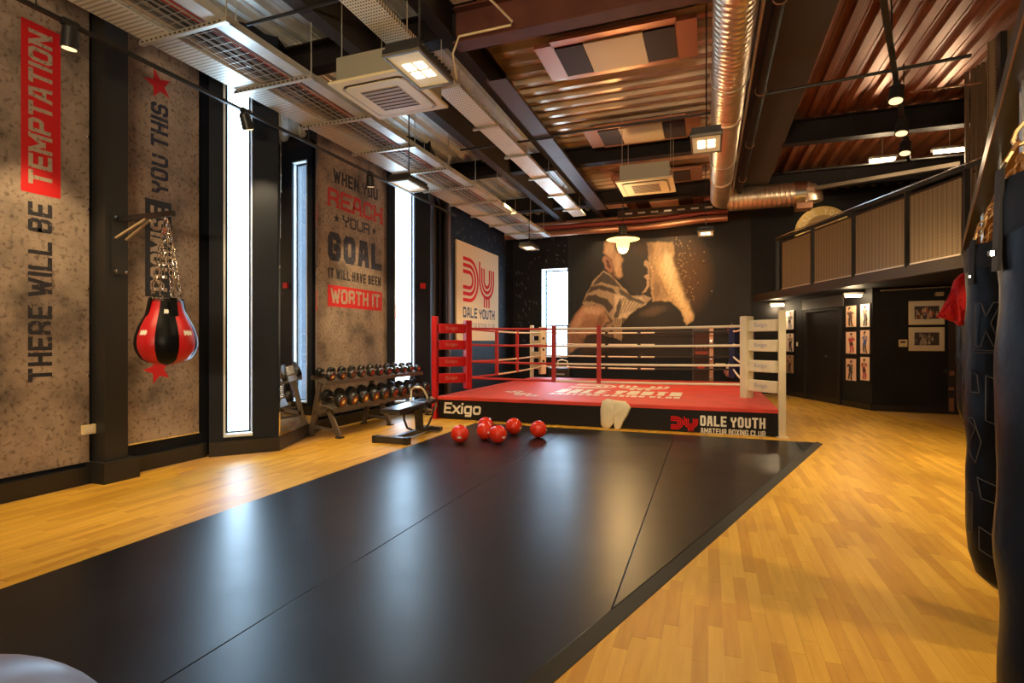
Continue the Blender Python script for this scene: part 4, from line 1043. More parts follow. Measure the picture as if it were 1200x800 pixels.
tray('trunking', 'pale steel trunking strip on the room side of the basket tray', -4.15, -4.0, 0, 13.9, ZTR, GALV, .07)
k = 0
hg = ['first', 'second', 'third', 'fourth', 'fifth', 'sixth', 'seventh', 'eighth', 'ninth', 'tenth']
for i in range(10):
    v = 3.5+1.06*i
    t = thing('tray_support', 'slotted steel channel under the left trays, %s from the camera end' % hg[i], 'support', (-4.5, v, ZTR-.05), group='slotted channels under the left cable trays')
    MB().box(-5.0, -3.92, v-.02, v+.02, ZTR-.045, ZTR-.004).build('channel', STRUT, t)
    if i < 6:
        sl = MB()
        for u in np.arange(-4.97, -3.95, .06): sl.box(u, u+.028, v-.0205, v-.0195, ZTR-.033, ZTR-.017)
        o = sl.build('slot', STEELBLK, t); o['kind'] = 'stuff'
    for u in (-4.985, -3.94): MB().tube([(u, v, ZTR-.05), (u, v, ZT)], .006, 6).build('threaded_rod', STRUT, t)
tray('cable_tray', 'pale perforated cable tray running down the middle of the left ceiling bay', -3.2, -2.88, -1, 13.2, 4.5, TRAYW, .05)
tray('cable_tray', 'plain dark cable tray beside the main steel beam', -2.62, -2.36, 6.2, 13.2, 4.62, M('dark_tray', (.09, .055, .035), .5, .3), .05)
for i in range(6):
    v = 5.9+1.3*i
    t = thing('tray_support', 'steel channel under the two middle trays, %s from the camera end' % hg[i], 'support', (-2.9, v, 4.46), group='steel channels under the middle cable trays')
    MB().box(-3.26, -2.84, v-.018, v+.018, 4.46, 4.495).build('channel', STRUT, t)
    for u in (-3.24, -2.86): MB().tube([(u, v, 4.46), (u, v, ZT)], .005, 6).build('threaded_rod', STRUT, t)
def pipe(name, label, pts, r, mat, cat='pipe', group=None, seg=12):
    o = MB().tube(pts, r, seg).build(name, mat, smooth=True); return tag(o, label, cat, group)
pipe('conduit', 'thin black conduit crossing the left bay under the roof, nearer the camera', [(-4.6, 4.35, 4.72), (-3.1, 4.35, 4.72)], .018, STEELBLK)
pipe('conduit', 'thin black conduit crossing the left bay behind the round lamp cable', [(-3.95, 8.2, 4.6), (-2.3, 8.2, 4.6)], .018, STEELBLK)
pipe('conduit', 'thin black conduit crossing the middle bay in front of the second roof panel', [(-2.6, 8.75, 4.86), (.6, 8.75, 4.86)], .02, STEELBLK)
pipe('conduit', 'pale steel conduit looping along the near roof beam', [(-2.15, 3.6, 4.6), (-2.1, 4.4, 4.72), (-1.95, 5.3, 4.74), (-1.98, 5.36, 4.74), (-2.6, 5.36, 4.74), (-2.72, 5.45, 4.62), (-2.85, 5.8, 4.55), (-2.9, 5.9, 4.55)], .012, CREAM)
pipe('conduit', 'long pale conduit along the top edge of the near roof beam', [(-1.9, 5.65, 4.8), (.5, 5.65, 4.8)], .014, COPPER)

def cassette(u0, v0, z, sz, label):
    t = thing('ceiling_cassette', label, 'air conditioner', (u0+sz/2, v0+sz/2, z))
    MB().box(u0+.06, u0+sz-.06, v0+.06, v0+sz-.06, z+.03, z+.30).build('body', M('cassette_body', (.42, .38, .28), .5, .4), t, bevel=.005)
    MB().box(u0, u0+sz, v0, v0+sz, z, z+.032).build('fascia', CREAM, t, bevel=.01)
    c = (u0+sz/2, v0+sz/2)
    def rr(h, r, z0, z1, name, m_):
        pts = []
        for qx, qy, a in ((1,1,0),(-1,1,90),(-1,-1,180),(1,-1,270)):
            for k in range(7):
                b = math.radians(a+15*k); pts.append((c[0]+qx*(h-r)+r*math.cos(b), c[1]+qy*(h-r)+r*math.sin(b)))
        return MB().prism(pts, z0, z1).build(name, m_, t)
    rr(sz*.41, sz*.1, z-.006, z, 'air_slot', DARKBR); rr(sz*.385, sz*.09, z-.016, z-.006, 'centre_panel', CREAM)
    MB().box(c[0]-sz*.25, c[0]+sz*.25, c[1]-sz*.25, c[1]+sz*.25, z-.02, z-.016).build('grille', CREAMD, t)
    for k in range(7):
        y = c[1]-sz*.23+k*sz*.46/6; MB().box(c[0]-sz*.24, c[0]+sz*.24, y-.006, y+.006, z-.024, z-.02).build('grille_bar', DARKBR, t)
    for dx in (-.38, .38):
        MB().bar((c[0]+dx*sz, v0+.12, z-.010), (c[0]+dx*sz, v0+sz-.12, z-.010), .05, .006).build('flap', CREAMD, t)
    for dx in (.1, sz-.04):
        for dy in (.1, sz-.1): MB().tube([(u0+dx, v0+dy, z+.28), (u0+dx, v0+dy, ZT)], .006, 6).build('hanger_rod', STRUT, t)
    return t
cassette(-3.72, 4.55, 4.02, .93, 'cream four-way air conditioning cassette nearest the camera on the left')
cassette(-1.47, 9.03, 4.02, .93, 'cream air conditioning cassette hanging over the ring')
for i, v in enumerate((6.33, 9.07, 11.8, 14.0)):
    t = thing('ceiling_heater', '%s flat cream ceiling panel with brown ends, counted from the camera' % hg[i], 'ceiling panel', (-1.07, v+.37, 4.9), group='flat cream ceiling panels in the middle bay')
    MB().box(-1.42, -.72, v, v+.72, 4.93, 4.97).build('cream_plate', M('cream_plate', (.78, .58, .32), .5), t)
    for a, b_ in ((-1.78, -1.43), (-.71, -.36)): MB().box(a, b_, v+.01, v+.71, 4.935, 4.965).build('end_plate', DARKBR, t)
    for a, b_ in ((-2.02, -1.78), (-.36, -.12)): MB().box(a, b_, v-.06, v+.78, 4.95, 5.0).build('mounting_plate', COPPER, t)
    for a, b_ in ((v-.14, v-.01), (v+.73, v+.84)): MB().box(-1.8, -.34, a, b_, 4.95, 4.99).build('side_strip', COPPER, t)

# spiral duct
du = thing('spiral_duct', 'large round spiral steel air duct along the middle ceiling bay', 'duct', (.24, 6, 4.5))
def duct_len(P, Q, r, parent, name='duct_section', pitch=.09):
    P, Q = Vector(P), Vector(Q); n = int((Q-P).length/pitch); pts, rr = [], []
    for i in range(n+1):
        c = P.lerp(Q, i/n); e = (Q-P).normalized()
        pts += [c, c+e*.006, c+e*.012, c+e*.018]; rr += [r, r+.004, r+.004, r]
    MB().tube(pts, rr, 26, cap=False).build(name, REDDUCT, parent, smooth=True)
v = -1
for v0_, v1_ in ((-1, 2), (2, 5), (5, 8), (8, 11), (11, 12.55)): duct_len((.24, v0_, 4.5), (.24, v1_-.03, 4.5), .2, du)
for v in (2, 5, 8, 11): MB().tube([(.24, v-.06, 4.5), (.24, v+.02, 4.5)], .213, 26).build('coupling', REDDUCT, du, smooth=True)
arc = [(.24+.22*(1-math.cos(a)), 12.55+.22*math.sin(a), 4.5) for a in np.linspace(0, math.pi/2, 7)]
MB().tube(arc, .2, 26).build('elbow', REDDUCT, du, smooth=True)
duct_len((.40, 12.80, 4.5), (1.72, 12.80, 4.5), .25, du)
MB().tube([(1.72, 12.80, 4.5), (1.92, 12.80, 4.5)], .258, 26).build('collar', M('bright_duct_collar', (.8, .76, .66), .25, 1), du, smooth=True)
MB().tube([(1.92, 12.80, 4.5), (2.0, 12.80, 4.48), (2.05, 12.80, 4.40), (2.06, 12.80, 4.30)], [.25, .245, .23, .21], 26).build('elbow', REDDUCT, du, smooth=True)
MB().box(1.75, 2.05, 12.62, 12.95, 4.15, 4.27).build('outlet', COPPER, du)
for v in (1.5, 3.8, 6.8, 9.8): MB().tube([(.24+.215*math.cos(a), v, 4.5+.215*math.sin(a)) for a in np.linspace(0, 2*math.pi, 25)[:-1]], .008, 5, closed=True).build('hanging_strap', STRUT, du)
pipe('conduit', 'thin steel pipe hugging the right side of the spiral duct', [(.50, -1, 4.62), (.50, 12.4, 4.62)], .018, STRUT)
pp = thing('drain_pipe', 'dark pipe with clamps below the brown bulkhead', 'pipe', (.66, 5, 4.62))
MB().tube([(.64, -1, 4.6), (.64, 13.4, 4.6)], .06, 14).build('pipe', BEAM, pp, smooth=True)
for v in (4.6, 5.6, 7.6, 9.6, 11.6): MB().tube([(.64+.068*math.cos(a), v, 4.6+.068*math.sin(a)) for a in np.linspace(0, 2*math.pi, 17)[:-1]], .007, 5, closed=True).build('clamp', COPPER, pp)
# pipes across the far end
for i, (z, v, r, m_, lb) in enumerate(((4.40, 14.55, .09, COPPER, 'copper-brown lagged pipe above the mural, lower of the bundle'), (4.58, 14.6, .06, M('dull_red_pipe', (.3, .05, .04), .5), 'dull red pipe above the mural'),
                                    (4.72, 14.7, .05, COPPER, 'thinner brown pipe above the mural, topmost of the bundle'))):
    pipe('overhead_pipe', lb, [(-5.56, v, z), (-2.0, v, z), (-1.2, v-.05, z), (-.2, v-.2, z+.04), (.45, v-.2, z+.04)], r, m_)
t = thing('air_grille', 'slotted dark linear grille beam above the hanging yellow lamp', 'grille', (-1, 13.9, 4.6))
MB().box(-2.2, .6, 13.85, 13.95, 4.55, 4.72).build('box', DARKBR, t)
for k in range(8): MB().box(-2.0+k*.32, -1.82+k*.32, 13.84, 13.85, 4.60, 4.64).build('slot', STRUT, t)

# hanging floodlights
def flood(u, v, z, label, e, tgt=None, ang=120):
    t = thing('floodlight', label, 'floodlight', (u, v, z), group='hanging LED floodlights')
    MB().box(u-.165, u+.165, v-.29, v+.29, z+.02, z+.06).build('housing', STEELBLK, t, bevel=.008)
    mb = MB()
    for k in range(10): mb.box(u-.15, u+.15, v-.27+k*.058, v-.255+k*.058, z+.06, z+.11)
    o = mb.build('cooling_fin', STEELBLK, t); o['kind'] = 'stuff'
    fr = MB()
    for b in ((u-.165, u+.165, v-.29, v-.265), (u-.165, u+.165, v+.265, v+.29), (u-.165, u-.145, v-.265, v+.265), (u+.145, u+.165, v-.265, v+.265)): fr.box(*b, z, z+.02)
    fr.build('rim', M('flood_rim', (.2, .17, .12), .4, .5), t)
    MB().box(u-.145, u+.145, v-.265, v+.265, z+.012, z+.019).build('reflector', LEDB, t)
    for a in (-1, 1):
        for b in (-1, 1): MB().box(u+a*.052-.038, u+a*.052+.038, v+b*.068-.05, v+b*.068+.05, z+.006, z+.012).build('led_array', LEDW, t)
    MB().bar((u, v-.05, z+.13), (u, v+.05, z+.13), .1, .05).build('driver', STEELBLK, t)
    MB().tube([(u, v, z+.13), (u, v, ZT)], .009, 6).build('suspension_cable', STEELBLK, t)
    spot('flood_lamp', (u, v, z-.02), (u, v, 0) if tgt is None else tgt, e, (1, .78, .45), ang, .5, .12)
    return t
flood(-2.21, 3.82, 3.55, 'hanging floodlight nearest the camera, under the cream cassette', 150)
flood(-4.0, 6.62, 3.55, 'hanging floodlight in front of the second tall window', 120)
flood(-3.98, 12.0, 3.55, 'hanging floodlight near the far left corner above the banner', 140)
flood(-.02, 6.36, 3.55, 'hanging floodlight in front of the spiral duct', 260)
flood(-.05, 12.0, 3.62, 'hanging floodlight furthest away at the right of the mural', 160)
# pendant lamp
pu, pv, pz = -1.65, 11.1, 3.30
t = thing('pendant_lamp', 'yellow glowing glass pendant lamp with dark flared shade over the ring', 'lamp', (pu, pv, pz))
MB().lathe([(.34, .15), (.30, .175), (.16, .22), (.09, .25), (.085, .40), (.07, .44), (.03, .46)], (pu, pv, pz), 'z', 28).build('shade', M('shade_dark_enamel', (.05, .035, .02), .35), t, smooth=True)
MB().lathe([(.335, .148), (.30, .168), (.16, .212)], (pu, pv, pz), 'z', 28).build('shade_lining', M('shade_lining_enamel', (.85, .65, .35), .4), t, smooth=True)
MB().lathe([(.01, -.14), (.07, -.12), (.115, -.05), (.135, .05), (.14, .15)], (pu, pv, pz), 'z', 20).build('glass_jar', BULB, t, smooth=True)
MB().tube([(pu, pv, pz+.45), (pu, pv, ZT)], .008, 6).build('cord', STEELBLK, t)
pl = bpy.data.lights.new('pendant_glow', 'POINT'); pl.energy = 130; pl.color = (1, .62, .25); pl.shadow_soft_size = .16
o = bpy.data.objects.new('pendant_glow', pl); COL.objects.link(o); o.location = (pu, pv, pz-.34)

# right bay: track with spots, conduits, strip lights
def on_track(py, H=2.9): d = H*F/(400-py); u, v = c2r(.7984*d-.463, d); return Vector((u, v, EYE+H))
ta, tb = on_track(-150), on_track(188)
t = thing('lighting_rail', 'black lighting rail slanting across the right ceiling bay', 'rail', ((ta+tb)/2).to_tuple())
MB().bar(ta, tb, .05, .05).build('rail', STEELBLK, t)
for py in (-60, 60, 150): q = on_track(py); MB().tube([q, (q.x, q.y, ZT)], .008, 6).build('hanger', STEELBLK, t)
for py, e_, lb in ((96, 170, 'black spotlight nearest the camera on the slanting right rail'), (137, 170, 'black middle spotlight on the slanting right rail'), (162, 150, 'black furthest spotlight on the slanting right rail')):
    q = on_track(py); q.z -= .03; c = c2r(3.2, q.y*CS-q.x*SN-.8); track_spot(q, (q.x-.5, q.y-.9, 0), lb, 'spotlights on the slanting right rail', e=e_, r=.065)
q0, q1 = on_z(890, 112, 4.65), on_z(1138, 65, 4.65)
pipe('conduit', 'black conduit crossing the right ceiling bay in front of the spotlights', [q0, q1], .022, STEELBLK)
q0, q1 = on_z(1066, 108, 4.4), on_z(1150, 97, 4.4)
pipe('conduit', 'thin copper conduit beside the furthest spotlights', [q0, q1], .01, COPPER)
q0, q1 = on_z(920, 202, 4.5), on_z(1135, 180, 4.5)
pipe('conduit', 'black conduit carrying the strip lights above the balcony', [q0, q1], .02, STEELBLK)
q0, q1 = on_z(955, 221, 4.42), on_z(1125, 192, 4.42); 
o = MB().bar(q0, q1, .1, .07).build('trunking', M('grey_trunking', (.12, .09, .06), .5, .3)); tag(o, 'grey horizontal trunking above the balcony rail', 'trunking')
for px, py, wd, lb, z in ((1034, 189, .36, 'small lit strip light above the balcony, the left one', 4.45), (1113, 178, .42, 'lit strip light above the balcony, the right one', 4.45)):
    q = on_z(px, py, z); t = thing('strip_light', lb, 'light', q)
    MB().box(q.x-wd/2-.03, q.x+wd/2+.03, q.y-.06, q.y+.06, q.z+.04, q.z+.08).build('body', STRUT, t)
    MB().box(q.x-wd/2, q.x+wd/2, q.y-.05, q.y+.05, q.z, q.z+.04).build('diffuser', M('strip_lit', (1, .85, .6), .4, emit=(1, .8, .5), estr=16), t, bevel=.01)
    MB().tube([(q.x, q.y, q.z+.08), (q.x, q.y, ZT+.05)], .006, 6).build('hanger', STRUT, t)
    pl = bpy.data.lights.new('strip_glow', 'POINT'); pl.energy = 45; pl.color = (1, .75, .45); pl.shadow_soft_size = .12
    o = bpy.data.objects.new('strip_glow', pl); COL.objects.link(o); o.location = (q.x, q.y, q.z-.14)

# =================================================================== BALCONY (runs straight away from the camera at 6 m to its right)
def cam_prism(x0, x1, d0, d1): return [c2r(x0, d0), c2r(x1, d0), c2r(x1, d1), c2r(x0, d1)]
poly = [c2r(6.0, 2.5), c2r(9.0, 2.5), (7.5, 15.2), (1.2, 15.2), c2r(6.0, 13.2)]
poly = [c2r(6.0, 3.6), c2r(7.4, 3.6), (7.45, 8), (7.45, 15.2), (1.25, 15.2)]
struct(MB().prism(poly, 2.40, 2.46).build('trim_15', BLACKWALL))
struct(MB().prism(cam_prism(5.97, 6.05, 3.6, 13.2), 2.33, 2.50).build('trim_16', M('balcony_fascia', (.045, .028, .02), .45)))
MESH = perf('woven_metal_infill', (.27, .20, .11), 40, 40, .28, .3)
nt, N, L, B = nodes(MESH)
for q in N:
    if q.type == 'TEX_VORONOI': vor = q
    if q.type == 'MAPPING': q.inputs['Scale'].default_value = (34, 34, 30)
vor.voronoi_dimensions = '3D'
bal = thing('balcony_rail', 'black balcony balustrade with perforated bronze infill panels', 'balustrade', (*c2r(6.0, 9), 2.5))
edges = [(900, 905, 0), (917, 950, 1), (955, 998, 1), (1003, 1060, 1), (1067, 1127, 1), (1140, 1230, 1)]
def xd(px, x=6.0): return x*F/(px-600)
for (a, b_, k) in edges:
    d0, d1 = xd(b_), xd(a)
    if k:
        P, Q = Vector((*c2r(6.0, d1), 0)), Vector((*c2r(6.0, d0), 0)); e = (Q-P).normalized(); n = Vector((-e.y, e.x, 0))
        MB().bar(P+Vector((0,0,3.03)), Q+Vector((0,0,3.03)), .012, 1.04).build('infill_panel', MESH, bal)
        for z in (2.51, 3.55): MB().bar(P+Vector((0,0,z)), Q+Vector((0,0,z)), .03, .03).build('panel_rail', STRUT if z < 3 else DARKBR, bal)
for px in (911, 952.5, 1000.5, 1063.5, 1133):
    P = Vector((*c2r(6.0, xd(px)), 0)); MB().box(P.x-.035, P.x+.035, P.y-.035, P.y+.035, 2.46, 3.62).build('post', STEELBLK, bal)
P, Q = Vector((*c2r(6.0, 12.1), 3.64)), Vector((*c2r(6.0, 4.2), 3.64)); MB().bar(P, Q, .07, .05).build('handrail', STEELBLK, bal)
MB().tube([P+Vector((0, 0, .05))-Vector((.03, 0, 0)), Q+Vector((0, 0, .05))-Vector((.03, 0, 0))], .012, 8).build('top_bar', CHROME, bal)
# tall screens nearer the camera
sc = thing('mesh_screen', 'tall vertical metal screen of posts and perforated panels at the upper right', 'screen', (*c2r(6.0, 6), 3.6))
for px in (1133, 1140, 1146, 1152, 1159):
    P = Vector((*c2r(6.0, xd(px)), 0)); MB().box(P.x-.02, P.x+.02, P.y-.02, P.y+.02, 2.46, 4.9).build('post', M('bronze_post', (.16, .10, .055), .4, .3), sc)
for a, b_ in ((1160, 1176), (1182, 1235)):
    P, Q = Vector((*c2r(5.97, xd(a)), 3.9)), Vector((*c2r(5.97, xd(b_)), 3.9)); MB().bar(P, Q, .012, 2.4).build('perforated_panel', MESH, sc)
P = Vector((*c2r(5.97, xd(1179)), 0)); MB().box(P.x-.05, P.x+.05, P.y-.05, P.y+.05, 2.46, 5.1).build('post', STEELBLK, sc)
# round wall plaque above the balcony
q = on_v(963, 272, 15.2); t = thing('wall_plaque', 'round golden club plaque on the wall above the balcony', 'plaque', (q.x, 15.1, q.z))
GOLD = M('gold_plaque', (.62, .42, .14), .4, .3)
MB().lathe([(.62, -.05), (.62, -.01), (.6, 0)][::-1], (q.x, 15.12, q.z), 'y', 40).build('disc', GOLD, t)
MB().lathe([(.40, 0), (.40, -.012)], (q.x, 15.07, q.z), 'y', 36).build('inner_disc', M('plaque_inner', (.34, .2, .07), .5), t)
word = 'DALE YOUTH'
for i, ch in enumerate(word):
    if ch == ' ': continue
    a = math.radians(160-i*140/(len(word)-1)); c = Vector((q.x+.49*math.cos(a), 15.065, q.z+.49*math.sin(a)))
    ex = Vector((math.sin(a), 0, -math.cos(a))); ey = Vector((math.cos(a), 0, math.sin(a)))
    text_obj('letter', ch, c-ex*.045-ey*.065, ex*.09, ey*.13, CREAM, t, t=.004, bold=.02)
sp = spot('spot_light', (q.x-.3, 13.8, 4.9), (q.x, 15.1, q.z+.2), 14, WARM, 60, .5)

# =================================================================== RIGHT WALLS
def wall_frame(P, Q):
    P, Q = Vector((*P, 0)), Vector((*Q, 0)); e = (Q-P).normalized(); n = Vector((e.y, -e.x, 0)); return P, Q, e, n
A_, B_, eA, nA = wall_frame(PA, PB); A2_, B2_, eB, nB = wall_frame(PB, PC)
def lq(px, py, w_): return on_line(px, py, PA, PB) if w_ == 'A' else on_line(px, py, PB, PC)
def wbox(w_, pxa, pxb, z0, z1, d0, d1):
    e, n = (eA, nA) if w_ == 'A' else (eB, nB); a, b_ = lq(pxa, 400, w_), lq(pxb, 400, w_); a.z = b_.z = 0
    pts = [a+n*d0, b_+n*d0, b_+n*d1, a+n*d1]
    return MB().hull8([p+Vector((0,0,z0)) for p in pts]+[p+Vector((0,0,z1)) for p in pts])
# door in wall A
dz = lq(970, 360, 'A').z
dr = wbox('A', 947, 984, .02, 2.02, -.03, .012).build('door_1', M('door_black', (.014, .012, .011), .35)); struct(dr)
wbox('A', 944, 947, 0, 2.08, 0, .05).build('architrave', STEELBLK, dr); wbox('A', 984, 987, 0, 2.08, 0, .05).build('architrave', STEELBLK, dr); wbox('A', 944, 987, 2.03, 2.08, 0, .05).build('architrave', STEELBLK, dr)
q = lq(969, 417, 'A')+nA*.03; MB().lathe([(.025, -.02), (.025, .02), (.01, .03)], q, 'y', 12).build('door_knob', CHROME, dr)
wbox('A', 941, 989, 2.1, 2.34, 0, .02).build('over_panel', M('grey_over_panel', (.07, .06, .05), .35), dr)
# small framed photographs
SK = [(.5, .3, .2), (.62, .42, .3)]
def person_fn(seed, bgc, kit, W_=1., H_=1.6):
    rs = np.random.RandomState(seed)
    def fn(X, Y):
        C = np.zeros(X.shape+(3,)); C[:] = bgc; x, y = X*W_+.035*np.sin(Y*11+seed)+.015*np.sin(Y*29+seed*2), Y*H_+.03*np.sin(X*14+seed); cx = W_/2+rs.uniform(-.08, .08); ln = rs.uniform(-.12, .12)
        skin = SK[rs.randint(2)]; dark = (.04, .03, .03)
        C = lay(C, x, y, [(cx-.20, .05), (cx-.04, .05), (cx, .6), (cx+.06, .05), (cx+.22, .05), (cx+.17, .75), (cx-.17, .75)], dark if seed % 3 else kit, .05)
        C = lay(C, x, y, [(cx-.17, .68), (cx+.17, .68), (cx+.22+ln, 1.18), (cx-.2+ln, 1.18)], kit, .05)
        s = rs.uniform(.1, .3)
        C = lay(C, x, y, [(cx-.2+ln, 1.15), (cx-.36, .85), (cx-.2-s*.3, 1.0+s*.5), (cx-.14, .95)], skin, .05)
        C = lay(C, x, y, [(cx+.2+ln, 1.15), (cx+.36, .9), (cx+.1, .95+s*.6), (cx+.14, .9)], skin, .05)
        C = blob(C, x, y, cx-.3+s*.4, 1.0+s*.4, .1, .09, kit if seed % 2 else dark, 1, 0, 4); C = blob(C, x, y, cx+.26-s*.4, 1.0+s*.5, .1, .09, kit if seed % 2 else dark, 1, 0, 4)
        C = blob(C, x, y, cx+ln, 1.2, .07, .12, skin, 1, 0, 4); C = blob(C, x, y, cx+ln, 1.34, .13, .16, skin, 1, 0, 4); C = blob(C, x, y, cx+ln+.02, 1.44, .13, .09, dark, 1, 0, 4)
        if seed % 4 < 2: C = lay(C, x, y, [(cx-.12, .95), (cx+.12, .95), (cx+.14+ln, 1.14), (cx-.12+ln, 1.14)], skin, .06)
        C = lay(C, x, y, [(cx-.19, .6), (cx+.19, .6), (cx+.16, .82), (cx-.16, .82)], kit if seed % 3 else dark, .05)
        return C
    return fn
def photo(w_, pxa, pxb, pyt, pyb, seed, bgc, kit, label, group):
    a, b_ = lq(pxa, pyt, w_), lq(pxb, 400, w_); z1 = a.z; z0 = lq(pxa, pyb, w_).z; e, n = (eA, nA) if w_ == 'A' else (eB, nB)
    c = (a+b_)/2; t = thing('framed_photo', label, 'photograph', (c.x, c.y, z0), group=group)
    wbox(w_, pxa-.6, pxb+.6, z0-.02, z1+.02, 0, .02).build('frame', STEELBLK, t)
    a.z = b_.z = 0
    painted('print', a+n*.022+Vector((0, 0, z0)), b_-a, (0, 0, z1-z0), 22, 34, person_fn(seed, bgc, kit), t)
PK = (.85, .62, .45); WH = (.85, .78, .68)
for i, (y0, y1, bgc, kit, lb) in enumerate(((365, 386, WH, (.2, .2, .25), 'top small boxer photograph left of the black door'), (391, 411.5, WH, (.05, .05, .07), 'middle small boxer photograph left of the black door'), (416, 436.5, (.42, .28, .17), (.07, .05, .05), 'bottom dim boxer photograph left of the black door'))):
    photo('A', 922, 931, y0, y1, 3+i, bgc, kit, lb, 'boxer photographs left of the door')
rows = [(359, 383), (389, 414), (420, 445)]
dat = [((.8, .55, .36), (.12, .06, .05)), (WH, (.15, .12, .14)), (PK, (.45, .05, .05)), (PK, (.06, .12, .4)), ((.75, .5, .36), (.05, .04, .05)), (PK, (.35, .04, .06))]
lbs = ['top left', 'top right', 'middle left', 'middle right', 'bottom left', 'bottom right']
for r in range(3):
    for c in range(2):
        k = r*2+c; x0, x1 = ((992.5, 1004.5), (1009.5, 1022))[c]
        x1 = min(x1, 1020.3)
        photo('A', x0, x1, rows[r][0]+(0 if c == 0 else -2), rows[r][1], 11+k*2, dat[k][0], dat[k][1], '%s boxer photograph of the block right of the door' % lbs[k], 'boxer photographs right of the door')
def group_fn(seed, mono):
    rs = np.random.RandomState(seed)
    def fn(X, Y):
        C = np.zeros(X.shape+(3,)); C[:] = (.07, .05, .05)
        for k in range(26):
            cx, cy = rs.uniform(.05, .95 if not mono else .75), rs.uniform(.1, .8); g = rs.uniform(.1, .55)
            col = (g, g*.85, g*.7) if mono else [(.5, .1, .05), (.6, .35, .2), (.15, .12, .2), (.65, .5, .3)][rs.randint(4)]
            C = blob(C, X, Y, cx, cy, rs.uniform(.03, .08), rs.uniform(.08, .16), col, .9, 0, 3)
            C = blob(C, X, Y, cx, cy+.17, .025, .06, (.5*(1 if not mono else 1), .36, .26), .9, 0, 3)
        return C
    return fn
for (y0, y1, seed, mono, lb) in ((353, 380.5, 1, False, 'cream framed colour group picture, the upper of the two beside the hanging cloth'), (383.5, 411, 2, True, 'cream framed monochrome group picture, below the colour one')):
    za, zb_ = lq(1065, y0, 'B').z, lq(1065, y1, 'B').z; c = lq(1085, 400, 'B')
    t = thing('wide_framed_picture', lb, 'picture', (c.x, c.y, zb_)); wbox('B', 1064.5, 1106.5, zb_, za, 0, .03).build('frame', CREAM, t, bevel=.006)
    wbox('B', 1066, 1105, zb_+.03, za-.03, .03, .032).build('mount', M('cream_mount', (.75, .66, .5), .7), t)
    a, b_ = lq(1071, 400, 'B'), lq(1100, 400, 'B'); a.z = b_.z = 0; hz = za-zb_
    painted('print', a+nB*.034+Vector((0, 0, zb_+hz*.24)), b_-a, (0, 0, hz*.54), 60, 34, group_fn(seed, mono), t)
za = lq(1058, 402, 'B').z; t = thing('thermostat', 'small cream control panel on the black wall left of the wide pictures', 'thermostat', (lq(1058, 400, 'B').x, lq(1058, 400, 'B').y, za-.06))
wbox('B', 1053, 1063, za-.07, za+.07, 0, .03).build('case', CREAM, t, bevel=.004); wbox('B', 1055, 1060.5, za+.005, za+.04, .03, .032).build('display', STEELBLK, t)
q = lq(934.5, 403, 'A'); t = thing('light_switch', 'small white light switch beside the black door', 'switch', q); wbox('A', 933.6, 935.4, q.z-.05, q.z+.05, 0, .012).build('plate', WHITEP, t); wbox('A', 934.2, 934.8, q.z-.02, q.z+.02, .012, .018).build('rocker', CREAM, t)
def bulk(w_, px, py, wd, lb, e):
    q = on_d(px, py, lq(px, 400, w_).y*CS-lq(px, 400, w_).x*SN-.25); n = nA if w_ == 'A' else nB; ee = eA if w_ == 'A' else eB
    t = thing('strip_light', lb, 'light', q); a, b_ = q-Vector((1, 0, 0))*wd/2, q+Vector((1, 0, 0))*wd/2
    MB().bar(a, b_, .08, .05).build('diffuser', M('strip_lit', (1, .85, .6)), t, bevel=.01); MB().bar(a+Vector((-.03, 0, .045)), b_+Vector((.03, 0, .045)), .1, .04).build('body', STRUT, t)
    MB().bar(q+Vector((0, 0, .045)), q+Vector((0, 0, .045))-n*.27, .03, .03).build('bracket', STRUT, t)
    pl = bpy.data.lights.new('strip_glow', 'POINT'); pl.energy = e; pl.color = (1, .75, .45); pl.shadow_soft_size = .08
    o = bpy.data.objects.new('strip_glow', pl); COL.objects.link(o); o.location = q-Vector((.05, .1, .1))
bulk('A', 911, 357.5, .3, 'lit strip light under the balcony left of the black door', 14); bulk('A', 1000, 346.5, .28, 'lit strip light under the balcony above the block of six photographs', 16)
q0, q1 = lq(1030, 341, 'B')+nB*.1, lq(1118, 336, 'B')+nB*.1
pipe('conduit', 'thin pale conduit below the balcony above the wide pictures', [q0, q1], .012, STRUT)
o = wbox('B', 1094, 1103, 2.20, 2.27, .05, .14).build('sensor', CREAMD); tag(o, 'small cream sensor box on the conduit above the wide pictures', 'sensor')
# far door edge and latch behind the hanging bags
dr2 = wbox('B', 1111, 1150, .02, 2.1, 0, .03).build('door_2', M('door_brown_black', (.04, .025, .018), .4)); struct(dr2)
q = lq(1108, 433, 'B'); wbox('B', 1104, 1114, q.z-.06, q.z+.01, .03, .09).build('push_bar', STEELBLK, dr2); wbox('B', 1110.5, 1116, q.z-.1, q.z-.02, .03, .10).build('lock_case', COPPER, dr2)
wbox('B', 1110.5, 1116, .45, .50, .03, .08).build('hinge', COPPER, dr2); wbox('B', 1111, 1116, .05, .3, .03, .08).build('kick_bracket', COPPER, dr2)

